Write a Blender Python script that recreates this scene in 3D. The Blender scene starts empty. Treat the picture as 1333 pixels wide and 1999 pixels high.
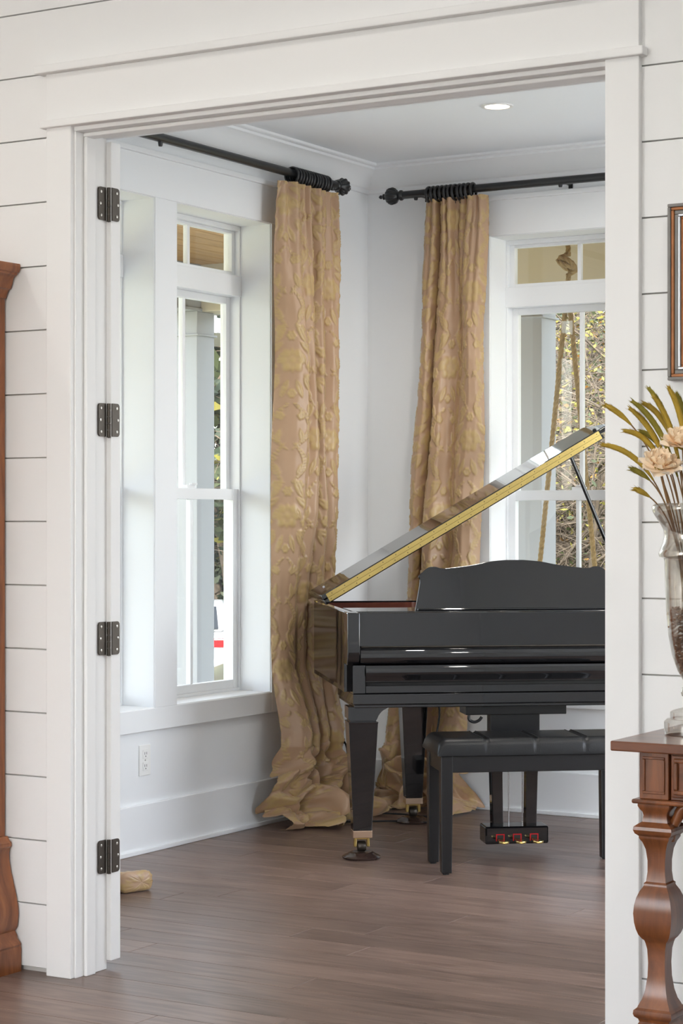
import bpy, math, random
import numpy as np
from mathutils import Vector, Matrix
R = math.radians
PI = math.pi
S = bpy.context.scene
COL = S.collection

# ---------------------------------------------------------------- camera, sky, sun, big lights, exposure
cam = bpy.data.cameras.new('camera')
cam.sensor_fit = 'VERTICAL'
cam.sensor_height = 36.0
cam.lens = 36.0 * 4000.0 / 1999.0
cam.shift_y = 10.5 / 1999.0
cam.clip_end = 300
camo = bpy.data.objects.new('camera', cam)
camo.location = (0, 0, 1.31)
camo.rotation_euler = (R(90), 0, R(30.8))
COL.objects.link(camo)
S.camera = camo

S.view_settings.view_transform = 'Standard'
S.view_settings.look = 'None'
S.view_settings.gamma = 1.0
S.view_settings.use_curve_mapping = False
S.view_settings.exposure = 0.0

world = bpy.data.worlds.new('world')
S.world = world
world.use_nodes = True
wn = world.node_tree
sky = wn.nodes.new('ShaderNodeTexSky')
sky.sky_type = 'NISHITA'
sky.sun_disc = False
sky.sun_elevation = R(38)
sky.sun_rotation = R(150)
sky.air_density = 1.0
sky.dust_density = 2.0
hsv = wn.nodes.new('ShaderNodeHueSaturation')      # a hazy, paler sky
hsv.inputs['Saturation'].default_value = .45
wn.links.new(sky.outputs[0], hsv.inputs['Color'])
wn.links.new(hsv.outputs[0], wn.nodes['Background'].inputs[0])
wn.nodes['Background'].inputs[1].default_value = 1.5

sun = bpy.data.lights.new('sun', 'SUN')
sun.energy = 7.0
sun.angle = R(1.0)
sun.color = (1, .94, .84)
suno = bpy.data.objects.new('sun', sun)
suno.rotation_euler = (R(52), 0, R(30))
suno.location = (6, -8, 9)
COL.objects.link(suno)

def area(name, loc, rot, sx, sy, power, color=(1, 1, 1), shape='RECTANGLE', spread=None):
    l = bpy.data.lights.new(name, 'AREA')
    l.shape = shape
    l.size = sx
    if shape in ('RECTANGLE', 'ELLIPSE'):
        l.size_y = sy
    l.energy = power
    l.color = color
    if spread:
        l.spread = R(spread)
    o = bpy.data.objects.new(name, l)
    o.location = loc
    o.rotation_euler = rot
    COL.objects.link(o)
    return o

# daylight standing in the window openings of the near room (behind and beside the camera)
DAY = (.90, .96, 1)
area('daylight_near_window', (-4.2, -2.98, 2.0), (R(90), 0, 0), 1.6, 2.4, 36, (.86, .945, 1))
area('daylight_near_window', (-0.6, -2.98, 2.0), (R(90), 0, 0), 1.6, 2.4, 36, (.86, .945, 1))
# fill lamp added at an unseen opening in the piano room's right wall
area('added_piano_room_fill', (-.80, 6.9, 1.56), (R(90), 0, R(90)), 1.5, 2.0, 28, DAY)
S.cycles.max_bounces = 16
S.cycles.diffuse_bounces = 12
S.cycles.glossy_bounces = 6
S.cycles.transparent_max_bounces = 16

# ---------------------------------------------------------------- helpers
def sr(r, g, b):
    def f(v):
        v /= 255.0
        return v / 12.92 if v <= .04045 else ((v + .055) / 1.055) ** 2.4
    return (f(r), f(g), f(b), 1)

class MB:
    """collects vertices and faces, then links them as one mesh object"""
    def __init__(s):
        s.v = []; s.f = []
    def add(s, vs, fs):
        n = len(s.v)
        s.v += [tuple(v) for v in vs]
        s.f += [tuple(i + n for i in f) for f in fs]
        return s
    def box(s, x0, x1, y0, y1, z0, z1):
        x0, x1 = min(x0, x1), max(x0, x1); y0, y1 = min(y0, y1), max(y0, y1); z0, z1 = min(z0, z1), max(z0, z1)
        return s.add([(x0,y0,z0),(x1,y0,z0),(x1,y1,z0),(x0,y1,z0),(x0,y0,z1),(x1,y0,z1),(x1,y1,z1),(x0,y1,z1)],
                     [(0,3,2,1),(4,5,6,7),(0,1,5,4),(1,2,6,5),(2,3,7,6),(3,0,4,7)])
    def prism(s, poly, lo, hi, ax='z'):
        """poly: counter-clockwise pairs; ax z: (x,y); ax x: (y,z); ax y: (x,z)"""
        n = len(poly)
        def P(p, h):
            return (p[0], p[1], h) if ax == 'z' else ((h, p[0], p[1]) if ax == 'x' else (p[0], h, p[1]))
        a = [P(p, lo) for p in poly]; b = [P(p, hi) for p in poly]
        fs = [tuple(reversed(range(n))), tuple(range(n, 2*n))] + [(i, (i+1) % n, n+(i+1) % n, n+i) for i in range(n)]
        if ax == 'y':
            fs = [tuple(reversed(f)) for f in fs]
        return s.add(a + b, fs)
    def tube(s, pts, rad, n=8, cap=True):
        pts = [Vector(p) for p in pts]
        rr = rad if isinstance(rad, (list, tuple)) else [rad]*len(pts)
        vs = []; up = None
        for i, p in enumerate(pts):
            t = (pts[min(i+1, len(pts)-1)] - pts[max(i-1, 0)]).normalized()
            if up is None:
                up = Vector((0, 0, 1)) if abs(t.z) < .9 else Vector((1, 0, 0))
            a = t.cross(up).normalized(); b = a.cross(t).normalized(); up = b
            for k in range(n):
                w = 2*PI*k/n
                vs.append(p + (a*math.cos(w) + b*math.sin(w))*rr[i])
        fs = []
        for i in range(len(pts)-1):
            for k in range(n):
                k2 = (k+1) % n
                fs.append((i*n+k, i*n+k2, (i+1)*n+k2, (i+1)*n+k))
        if cap:
            fs.append(tuple(reversed(range(n)))); m = (len(pts)-1)*n
            fs.append(tuple(range(m, m+n)))
        return s.add(vs, [tuple(reversed(f)) for f in fs])
    def lathe(s, prof, n=32, c=(0, 0, 0), axis='z', sq=None, flute=None):
        """prof: (r, h) pairs from bottom up; sq makes the section square; flute = (count, depth)"""
        vs = []; m = len(prof)
        for (r, h) in prof:
            for k in range(n):
                w = 2*PI*(k+.5)/n
                q = r
                if flute and len(flute) > 2 and flute[2] <= h <= flute[3]:
                    q = r*(1 - flute[1]*(.5-.5*math.cos(flute[0]*w)))
                if sq:
                    cx, cy = math.cos(w), math.sin(w)
                    e = max(abs(cx), abs(cy)); x, y = q*cx/e, q*cy/e
                else:
                    x, y = q*math.cos(w), q*math.sin(w)
                vs.append((c[0]+x, c[1]+y, c[2]+h) if axis == 'z' else ((c[0]+h, c[1]+x, c[2]+y) if axis == 'x' else (c[0]+y, c[1]+h, c[2]+x)))
        fs = []
        for i in range(m-1):
            for k in range(n):
                k2 = (k+1) % n
                fs.append((i*n+k, i*n+k2, (i+1)*n+k2, (i+1)*n+k))
        fs.append(tuple(reversed(range(n)))); fs.append(tuple(range((m-1)*n, m*n)))
        return s.add(vs, fs)
    def xf(s, M):
        s.v = [tuple(M @ Vector(v)) for v in s.v]
        return s
    def build(s, name, mat, parent=None, bev=0, smooth=None, M=None, seg=2):
        me = bpy.data.meshes.new(name)
        me.from_pydata(s.v, [], s.f)
        me.update()
        o = bpy.data.objects.new(name, me)
        COL.objects.link(o)
        if mat:
            me.materials.append(MAT[mat])
        if smooth is not None:
            me.shade_smooth(); me.set_sharp_from_angle(angle=R(smooth))
        if bev:
            m = o.modifiers.new('bevel', 'BEVEL'); m.width = bev; m.segments = seg; m.limit_method = 'ANGLE'; m.angle_limit = R(40)
            m.harden_normals = False
        if parent:
            o.parent = parent
        if M is not None:
            o.matrix_local = M
        return o

def B(*a):
    return MB().box(*a)

def empty(name, loc=(0, 0, 0), rz=0):
    o = bpy.data.objects.new(name, None)
    o.empty_display_size = .1
    o.location = loc
    o.rotation_euler = (0, 0, rz)
    COL.objects.link(o)
    return o

def tag(o, label=None, cat=None, group=None, kind=None):
    if label: o['label'] = label
    if cat: o['category'] = cat
    if group: o['group'] = group
    if kind: o['kind'] = kind
    return o

def struct(o, label=None, cat=None):
    o['kind'] = 'structure'
    if label: o['label'] = label
    if cat: o['category'] = cat
    return o

def copy_tree(o, parent=None, loc=None, rz=None):
    c = o.copy()
    COL.objects.link(c)
    if parent:
        c.parent = parent
    if loc is not None:
        c.location = loc
    if rz is not None:
        c.rotation_euler = (0, 0, rz)
    for ch in list(o.children):
        copy_tree(ch, c)
    return c

# ---------------------------------------------------------------- materials
MAT = {}
def new_mat(name):
    m = bpy.data.materials.new(name); m.use_nodes = True
    MAT[name] = m
    nt = m.node_tree
    return m, nt, nt.nodes['Principled BSDF'], nt.nodes, nt.links

def plain(name, col, rough=.5, metal=0, spec=.5, bump=0, bscale=40, coat=0, var=0, vscale=6):
    m, nt, b, N, L = new_mat(name)
    b.inputs['Base Color'].default_value = col
    b.inputs['Roughness'].default_value = rough
    b.inputs['Metallic'].default_value = metal
    b.inputs['Specular IOR Level'].default_value = spec
    b.inputs['Coat Weight'].default_value = coat
    tc = N.new('ShaderNodeTexCoord')
    if var:
        nz = N.new('ShaderNodeTexNoise'); nz.inputs['Scale'].default_value = vscale; nz.inputs['Detail'].default_value = 4
        L.new(tc.outputs['Object'], nz.inputs['Vector'])
        mx = N.new('ShaderNodeMix'); mx.data_type = 'RGBA'
        mx.inputs[6].default_value = tuple(c*(1-var) for c in col[:3]) + (1,)
        mx.inputs[7].default_value = tuple(min(1, c*(1+var)) for c in col[:3]) + (1,)
        L.new(nz.outputs['Fac'], mx.inputs[0]); L.new(mx.outputs[2], b.inputs['Base Color'])
    if bump:
        nz = N.new('ShaderNodeTexNoise'); nz.inputs['Scale'].default_value = bscale; nz.inputs['Detail'].default_value = 3
        L.new(tc.outputs['Object'], nz.inputs['Vector'])
        bp = N.new('ShaderNodeBump'); bp.inputs['Strength'].default_value = bump; bp.inputs['Distance'].default_value = .002
        L.new(nz.outputs['Fac'], bp.inputs['Height']); L.new(bp.outputs['Normal'], b.inputs['Normal'])
    return m

def wood(name, dark, light, scale=(1.2, 14, 14), rough=.35, coat=.0, rand=.0, bump=.15, knots=0, spec=.5):
    """grain stretched along the axis with the small scale; rand shifts each object's tone"""
    m, nt, b, N, L = new_mat(name)
    tc = N.new('ShaderNodeTexCoord'); oi = N.new('ShaderNodeObjectInfo')
    mp = N.new('ShaderNodeMapping'); mp.inputs['Scale'].default_value = scale
    L.new(tc.outputs['Object'], mp.inputs['Vector'])
    ofs = N.new('ShaderNodeVectorMath'); ofs.operation = 'SCALE'; ofs.inputs['Scale'].default_value = 37.0
    cv = N.new('ShaderNodeCombineXYZ')
    for i in range(3): L.new(oi.outputs['Random'], cv.inputs[i])
    L.new(cv.outputs[0], ofs.inputs[0])
    ad = N.new('ShaderNodeVectorMath'); L.new(mp.outputs[0], ad.inputs[0]); L.new(ofs.outputs[0], ad.inputs[1])
    n1 = N.new('ShaderNodeTexNoise'); n1.inputs['Scale'].default_value = 2.2; n1.inputs['Detail'].default_value = 7; n1.inputs['Roughness'].default_value = .62
    n1.inputs['Distortion'].default_value = .8
    L.new(ad.outputs[0], n1.inputs['Vector'])
    cr = N.new('ShaderNodeValToRGB')
    cr.color_ramp.elements[0].position = .28; cr.color_ramp.elements[0].color = dark
    cr.color_ramp.elements[1].position = .72; cr.color_ramp.elements[1].color = light
    L.new(n1.outputs['Fac'], cr.inputs[0])
    last = cr.outputs[0]
    if rand:
        mr = N.new('ShaderNodeMapRange'); mr.inputs[3].default_value = 1-rand; mr.inputs[4].default_value = 1+rand
        L.new(oi.outputs['Random'], mr.inputs[0])
        hs = N.new('ShaderNodeHueSaturation'); L.new(mr.outputs[0], hs.inputs['Value']); L.new(last, hs.inputs['Color'])
        last = hs.outputs[0]
    if knots:
        n2 = N.new('ShaderNodeTexNoise'); n2.inputs['Scale'].default_value = 1.1; n2.inputs['Detail'].default_value = 5
        mp2 = N.new('ShaderNodeMapping'); mp2.inputs['Scale'].default_value = (3.2, 11, 11)
        L.new(tc.outputs['Object'], mp2.inputs[0])
        ad2 = N.new('ShaderNodeVectorMath'); L.new(mp2.outputs[0], ad2.inputs[0]); L.new(ofs.outputs[0], ad2.inputs[1])
        L.new(ad2.outputs[0], n2.inputs['Vector'])
        c2 = N.new('ShaderNodeValToRGB'); c2.color_ramp.elements[0].position = .62; c2.color_ramp.elements[0].color = (1, 1, 1, 1)
        c2.color_ramp.elements[1].position = .74; c2.color_ramp.elements[1].color = (.45, .42, .4, 1)
        L.new(n2.outputs['Fac'], c2.inputs[0])
        mu = N.new('ShaderNodeMix'); mu.data_type = 'RGBA'; mu.blend_type = 'MULTIPLY'; mu.inputs[0].default_value = knots
        L.new(last, mu.inputs[6]); L.new(c2.outputs[0], mu.inputs[7]); last = mu.outputs[2]
    L.new(last, b.inputs['Base Color'])
    b.inputs['Roughness'].default_value = rough
    b.inputs['Coat Weight'].default_value = coat
    b.inputs['Coat Roughness'].default_value = .2
    b.inputs['Specular IOR Level'].default_value = spec
    bp = N.new('ShaderNodeBump'); bp.inputs['Strength'].default_value = bump; bp.inputs['Distance'].default_value = .002
    L.new(n1.outputs['Fac'], bp.inputs['Height']); L.new(bp.outputs['Normal'], b.inputs['Normal'])
    return m

plain('wall_warm', sr(231, 231, 231), .55, bump=.04, bscale=300)
plain('trim_warm', sr(233, 233, 233), .55, bump=.03, bscale=200)
plain('wall_cool', sr(236, 238, 240), .6, bump=.04, bscale=300)
plain('trim_cool', sr(239, 241, 243), .5, bump=.03, bscale=200)
plain('ceiling_white', sr(240, 244, 248), .8, bump=.03, bscale=250)
plain('vinyl', sr(240, 242, 244), .3)
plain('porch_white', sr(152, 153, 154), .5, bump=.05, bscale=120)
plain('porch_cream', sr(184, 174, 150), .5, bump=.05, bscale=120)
plain('dark_gap', sr(190, 186, 182), .8)
wood('floor_wood', sr(92, 73, 65), sr(142, 119, 108), (1.6, 16, 16), .34, rand=.2, bump=.12, knots=.55)
plain('subfloor', sr(48, 34, 28), .7, var=.2)
wood('porch_plank', sr(132, 98, 60), sr(176, 138, 92), (14, 1.6, 14), .5, rand=.12)
wood('porch_plank_x', sr(132, 98, 60), sr(176, 138, 92), (1.6, 14, 14), .5, rand=.12)
wood('cabinet_wood', sr(104, 56, 26), sr(176, 108, 62), (10, 10, 1.3), .32, coat=.2)
wood('table_wood', sr(64, 30, 14), sr(132, 74, 38), (1.5, 12, 12), .28, coat=.3)
wood('leg_wood', sr(74, 36, 16), sr(142, 84, 46), (9, 9, 2), .3, coat=.3)
wood('mahogany', sr(84, 36, 22), sr(122, 62, 42), (1.5, 10, 10), .3)
wood('tree_bark', sr(70, 60, 50), sr(128, 112, 94), (8, 8, 2), .9, bump=.5)
wood('twig_bark', sr(64, 56, 47), sr(108, 95, 80), (8, 8, 2), .9, bump=.3, rand=.2)
plain('piano_black', (.006, .006, .007, 1), .035, spec=.85)
plain('bench_black', (.010, .010, .011, 1), .28, spec=.5, bump=.05, bscale=60)
plain('leather', (.008, .008, .009, 1), .3, spec=.4, bump=.25, bscale=260)
plain('iron_black', (.010, .011, .013, 1), .32, metal=.0, spec=.6, bump=.05, bscale=80)
plain('rubber', (.012, .012, .013, 1), .6)
plain('brass', sr(214, 188, 116), .22, metal=1, var=.08, vscale=30)
plain('brass_pale', sr(222, 196, 172), .25, metal=1)
plain('bronze', sr(74, 68, 62), .38, metal=.75, var=.25, vscale=40)
plain('screw', sr(176, 172, 166), .3, metal=1)
plain('steel', sr(200, 200, 205), .2, metal=1)
plain('felt_red', sr(190, 24, 30), .9)
plain('cup_brown', sr(58, 44, 40), .16, spec=.6)
plain('plastic_white', sr(238, 238, 236), .35)
plain('slot_dark', sr(60, 60, 60), .6)
plain('paper_tag', sr(226, 224, 220), .7)
plain('soundboard', sr(176, 150, 116), .4)
plain('plate_gold', sr(170, 136, 70), .4, metal=.6)
plain('frame_grey', sr(122, 118, 114), .45, var=.25, vscale=18)
plain('frame_rust', sr(168, 106, 58), .5, var=.4, vscale=30)
plain('frame_silver', sr(190, 192, 196), .3, metal=.5)
plain('picture_paint', sr(120, 118, 116), .7, var=.3, vscale=5)
plain('petal', sr(248, 228, 198), .75, var=.08, vscale=40)
plain('petal_rim', sr(250, 240, 224), .75)
plain('grass_gold', sr(172, 142, 44), .7, var=.35, vscale=25, bump=.6, bscale=400)
plain('grass_green', sr(136, 124, 36), .7, var=.35, vscale=25, bump=.6, bscale=400)
plain('stem_brown', sr(134, 100, 62), .8)
plain('moss', sr(142, 104, 78), .9, var=.4, vscale=60, bump=1, bscale=200)
plain('leaf_yellow', sr(116, 110, 38), .6, var=.3, vscale=1.5)
plain('leaf_green', sr(50, 58, 28), .6, var=.4, vscale=1.5)
plain('leaf_dark', sr(36, 48, 28), .65, var=.4, vscale=1.2)
plain('leaf_orange', sr(140, 98, 34), .6)
plain('lawn', sr(168, 164, 128), .95, var=.2, vscale=.8)
plain('porch_deck', sr(214, 214, 210), .6, var=.05)
plain('asphalt', sr(120, 118, 112), .95, var=.1)
plain('car_paint', sr(176, 178, 180), .15, coat=.6)
plain('car_glass', (.01, .012, .014, 1), .05)
plain('tail_red', sr(176, 12, 18), .2)
plain('tyre', (.012, .012, .012, 1), .8)

def terrain_mat():
    m, nt, b, N, L = new_mat('terrain')
    tc = N.new('ShaderNodeTexCoord')
    n1 = N.new('ShaderNodeTexNoise'); n1.inputs['Scale'].default_value = 1.7; n1.inputs['Detail'].default_value = 8
    L.new(tc.outputs['Object'], n1.inputs['Vector'])
    cr = N.new('ShaderNodeValToRGB'); e = cr.color_ramp.elements
    e[0].position = .3; e[0].color = sr(50, 42, 32); e[1].position = .7; e[1].color = sr(104, 90, 66)
    e2 = cr.color_ramp.elements.new(.52); e2.color = sr(66, 66, 42)
    L.new(n1.outputs['Fac'], cr.inputs[0]); L.new(cr.outputs[0], b.inputs['Base Color'])
    b.inputs['Roughness'].default_value = 1
terrain_mat()

def glass_mat(name='pane_glass', tint=(.97, .985, .98, 1)):
    m, nt, b, N, L = new_mat(name)
    N.remove(b)
    out = N['Material Output']
    tr = N.new('ShaderNodeBsdfTransparent'); tr.inputs[0].default_value = tint
    gl = N.new('ShaderNodeBsdfGlossy'); gl.inputs['Roughness'].default_value = .0
    lw = N.new('ShaderNodeLayerWeight'); lw.inputs[0].default_value = .5
    pw = N.new('ShaderNodeMath'); pw.operation = 'POWER'; pw.inputs[1].default_value = 5
    L.new(lw.outputs['Facing'], pw.inputs[0])
    fr = N.new('ShaderNodeMath'); fr.operation = 'MULTIPLY_ADD'; fr.inputs[1].default_value = .9; fr.inputs[2].default_value = .03
    L.new(pw.outputs[0], fr.inputs[0])
    mx = N.new('ShaderNodeMixShader')
    L.new(fr.outputs[0], mx.inputs[0]); L.new(tr.outputs[0], mx.inputs[1]); L.new(gl.outputs[0], mx.inputs[2])
    L.new(mx.outputs[0], out.inputs[0])
glass_mat()

def mercury_mat():
    """clear glass with a worn silvering"""
    m, nt, b, N, L = new_mat('mercury_glass')
    b.inputs['Base Color'].default_value = sr(214, 208, 200); b.inputs['Metallic'].default_value = 1; b.inputs['Roughness'].default_value = .1
    out = N['Material Output']
    tr = N.new('ShaderNodeBsdfTransparent'); tr.inputs[0].default_value = (.93, .92, .9, 1)
    tc = N.new('ShaderNodeTexCoord'); nz = N.new('ShaderNodeTexNoise'); nz.inputs['Scale'].default_value = 38; nz.inputs['Detail'].default_value = 6
    L.new(tc.outputs['Object'], nz.inputs['Vector'])
    l0 = N.new('ShaderNodeLayerWeight'); l0.inputs[0].default_value = .5
    lw = N.new('ShaderNodeMath'); lw.operation = 'POWER'; lw.inputs[1].default_value = 3
    L.new(l0.outputs['Facing'], lw.inputs[0])
    mr = N.new('ShaderNodeMapRange'); mr.inputs[1].default_value = .35; mr.inputs[2].default_value = .65; mr.inputs[3].default_value = .06; mr.inputs[4].default_value = .34
    L.new(nz.outputs['Fac'], mr.inputs[0])
    ad = N.new('ShaderNodeMath'); ad.operation = 'ADD'; ad.use_clamp = True
    L.new(mr.outputs[0], ad.inputs[0]); L.new(lw.outputs[0], ad.inputs[1])
    mx = N.new('ShaderNodeMixShader')
    L.new(ad.outputs[0], mx.inputs[0]); L.new(tr.outputs[0], mx.inputs[1]); L.new(b.outputs[0], mx.inputs[2])
    L.new(mx.outputs[0], out.inputs[0])
mercury_mat()

def lamp_mat():
    m, nt, b, N, L = new_mat('lamp_glow')
    b.inputs['Base Color'].default_value = (1, 1, 1, 1)
    b.inputs['Emission Color'].default_value = (1, .86, .66, 1)
    b.inputs['Emission Strength'].default_value = 9
lamp_mat()

def cloth_mat():
    m, nt, b, N, L = new_mat('brocade')
    at = N.new('ShaderNodeAttribute'); at.attribute_name = 'motif'
    tc = N.new('ShaderNodeTexCoord')
    nz = N.new('ShaderNodeTexNoise'); nz.inputs['Scale'].default_value = 5; nz.inputs['Detail'].default_value = 3
    L.new(tc.outputs['Object'], nz.inputs['Vector'])
    g = N.new('ShaderNodeMix'); g.data_type = 'RGBA'
    g.inputs[6].default_value = sr(168, 134, 103); g.inputs[7].default_value = sr(184, 152, 122)
    L.new(nz.outputs['Fac'], g.inputs[0])
    mx = N.new('ShaderNodeMix'); mx.data_type = 'RGBA'
    L.new(at.outputs['Fac'], mx.inputs[0]); L.new(g.outputs[2], mx.inputs[6]); mx.inputs[7].default_value = sr(184, 156, 104)
    L.new(mx.outputs[2], b.inputs['Base Color'])
    b.inputs['Roughness'].default_value = .38
    b.inputs['Specular IOR Level'].default_value = .6
    b.inputs['Sheen Weight'].default_value = .35
    b.inputs['Sheen Tint'].default_value = sr(255, 235, 205)
    n2 = N.new('ShaderNodeTexNoise'); n2.inputs['Scale'].default_value = 420
    L.new(tc.outputs['Object'], n2.inputs['Vector'])
    bp = N.new('ShaderNodeBump'); bp.inputs['Strength'].default_value = .12; bp.inputs['Distance'].default_value = .001
    L.new(n2.outputs['Fac'], bp.inputs['Height']); L.new(bp.outputs['Normal'], b.inputs['Normal'])
cloth_mat()

def rope_mat():
    m, nt, b, N, L = new_mat('rope')
    b.inputs['Base Color'].default_value = sr(150, 124, 82); b.inputs['Roughness'].default_value = .9
    tc = N.new('ShaderNodeTexCoord'); nz = N.new('ShaderNodeTexNoise'); nz.inputs['Scale'].default_value = 60
    L.new(tc.outputs['Object'], nz.inputs['Vector'])
    cr = N.new('ShaderNodeValToRGB'); cr.color_ramp.elements[0].color = sr(112, 88, 54); cr.color_ramp.elements[1].color = sr(176, 150, 104)
    L.new(nz.outputs['Fac'], cr.inputs[0]); L.new(cr.outputs[0], b.inputs['Base Color'])
rope_mat()

# ================================================================ ROOM SHELL
XL, YB, ZC = -4.77, 8.24, 2.93        # piano room: left wall, back wall, ceiling
XR = -0.86
YF, YF2 = 4.617, 4.745                # shiplap face and piano-room face of the wall between the rooms
OX0, OX1, OZ = -3.634, -1.997, 2.42   # opening
NX0, NX1, NY0, NZ = -5.1, 3.0, -3.0, 3.6

# ---- floor: boards along X, one object each
floor = struct(B(NX0, NX1, NY0, YB + .02, -.06, -.012).build('floor', 'subfloor'), 'dark brown wide plank hardwood floor')
rng = random.Random(5)
PW = .148
row = 0
y = 6.01 - 25 * PW
plank_meshes = {}
while y < YB - .01:
    y1 = min(y + PW, YB)
    x = -5.1 - rng.random() * .9 if y < 4.6 else XL - rng.random() * .9
    xe = 0.4 if y < 4.6 else XR + .05
    while x < xe:
        ln = rng.choice([.9, 1.2, 1.5, 1.8])
        key = (round(ln, 2), round(y1 - y, 3))
        if key not in plank_meshes:
            w = y1 - y
            me = B(.0006, ln - .0006, .0006, w - .0006, -.012, 0).build('plank', 'floor_wood', bev=.0)
            plank_meshes[key] = me.data
            bpy.data.objects.remove(me)
        o = bpy.data.objects.new('plank', plank_meshes[key]); COL.objects.link(o)
        o.parent = floor; o.location = (x, y, 0)
        m = o.modifiers.new('bevel', 'BEVEL'); m.width = .0009; m.segments = 1
        x += ln
    y = y1

# ---- wall between the rooms: backing, shiplap boards, casings, header
wf = MB()
wf.box(NX0, OX0 - .02, YF + .016, YF2, 0, NZ); wf.box(OX1 + .02, NX1, YF + .016, YF2, 0, NZ)
wf.box(OX0 - .02, OX1 + .02, YF + .016, YF2, OZ + .02, NZ)
wall_front = struct(wf.build('wall_front', 'dark_gap'), 'white shiplap wall around the cased opening')
BP = .1835
g0 = 1.298 - 7 * BP
def board(x0, x1, z0, z1):
    B(x0, x1, YF, YF + .016, z0 + .0018, z1 - .0018).build('board', 'wall_warm', wall_front, bev=.0012)
for k in range(0, 21):
    z0 = max(g0 + k * BP, 0.0); z1 = min(g0 + (k + 1) * BP, NZ)
    if z1 - z0 < .02:
        continue
    if z0 < 2.575:
        board(NX0, -3.70, z0, z1); board(-1.93, 0.6, z0, z1)
    else:
        board(NX0, 0.6, z0, z1)
# piano-room side skin of the same wall
sk = MB()
sk.box(XL, OX0 - .02, YF2, YF2 + .012, 0, ZC); sk.box(OX1 + .02, XR, YF2, YF2 + .012, 0, ZC); sk.box(OX0 - .02, OX1 + .02, YF2, YF2 + .012, OZ + .02, ZC)
struct(sk.build('wall_front_inner', 'wall_cool'), 'plain white inner face of the opening wall')
# door casing
case = struct(empty('trim_2'), 'white flat casing with a wide header around the opening')
CY = YF - .02
B(-3.723, OX0, CY, YF, 0, OZ + .003).build('side_casing', 'trim_warm', case, bev=.0025)
B(OX1, -1.908, CY, YF, 0, OZ + .003).build('side_casing', 'trim_warm', case, bev=.0025)
B(-3.738, -1.893, CY - .014, YF, OZ, OZ + .022).build('header_fillet', 'trim_warm', case, bev=.003)
B(-3.723, -1.908, CY - .001, YF, OZ + .022, 2.575).build('header_board', 'trim_warm', case, bev=.002)
B(-3.75, -1.881, CY - .024, YF, 2.575, 2.598).build('header_cap', 'trim_warm', case, bev=.003)
# jamb and stop
jamb = struct(empty('trim_3'), 'white door jamb with stop moulding inside the opening')
for sgn, xo in ((1, OX0), (-1, OX1)):
    xj = xo + sgn*.006
    B(xj, xj - sgn*.03, YF - .004, YF2 + .012, 0, OZ - .012).build('jamb_board', 'trim_warm', jamb, bev=.002)
    B(xj, xj + sgn*.012, 4.648, 4.690, 0, OZ - .024).build('stop', 'trim_warm', jamb, bev=.003)
B(OX0 - .02, OX1 + .02, YF - .004, YF2 + .012, OZ - .012, OZ + .018).build('jamb_board', 'trim_warm', jamb, bev=.002)
B(OX0 + .004, OX1 - .004, 4.648, 4.690, OZ - .024, OZ - .012).build('stop', 'trim_warm', jamb, bev=.003)
B(OX0 - .09, OX1 + .09, YF2 + .012, YF2 + .03, OZ - .012, OZ + .1).build('inner_casing', 'trim_cool', jamb, bev=.002)

# ---- near room shell (behind the camera): walls with window openings, ceiling
def wall_with_holes(name, mat, along, fixed0, fixed1, a0, a1, z1, holes, label):
    """along 'x' or 'y'; holes = (h0, h1, z0, z1)"""
    m = MB()
    def bx(p, q, za, zb):
        if q - p < 1e-4 or zb - za < 1e-4: return
        if along == 'x': m.box(p, q, fixed0, fixed1, za, zb)
        else: m.box(fixed0, fixed1, p, q, za, zb)
    cur = a0
    for (h0, h1, ha, hb) in sorted(holes):
        bx(cur, h0, 0, z1); bx(h0, h1, 0, ha); bx(h0, h1, hb, z1); cur = h1
    bx(cur, a1, 0, z1)
    return struct(m.build(name, mat), label)
wall_with_holes('wall_near_back', 'wall_warm', 'x', NY0 - .15, NY0, NX0, NX1, NZ, [(-5.0, -3.4, .8, 3.2), (-1.4, .2, .8, 3.2)], 'white wall behind the camera with two windows')
wall_with_holes('wall_near_right', 'wall_warm', 'y', NX1, NX1 + .15, NY0, YF2, NZ, [], 'white wall to the right of the camera')
wall_with_holes('wall_near_left', 'wall_warm', 'y', NX0 - .15, NX0, NY0, YF2, NZ, [], 'white wall to the left of the camera')
struct(B(NX0 - .15, NX1 + .15, NY0 - .15, YF2, NZ, NZ + .12).build('ceiling_near', 'ceiling_white'), 'flat white ceiling of the near room')
for i, (x0, x1) in enumerate([(-5.0, -3.4), (-1.4, .2)]):
    w = MB(); w.box(x0, x0+.06, NY0-.1, NY0-.04, .8, 3.2); w.box(x1-.06, x1, NY0-.1, NY0-.04, .8, 3.2)
    w.box(x0+.06, x1-.06, NY0-.1, NY0-.04, .8, .86); w.box(x0+.06, x1-.06, NY0-.1, NY0-.04, 3.14, 3.2); w.box(x0+.06, x1-.06, NY0-.1, NY0-.04, 1.95, 2.0)
    struct(w.build('window_%d' % (i + 6), 'vinyl'), 'white sash window behind the camera')

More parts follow.
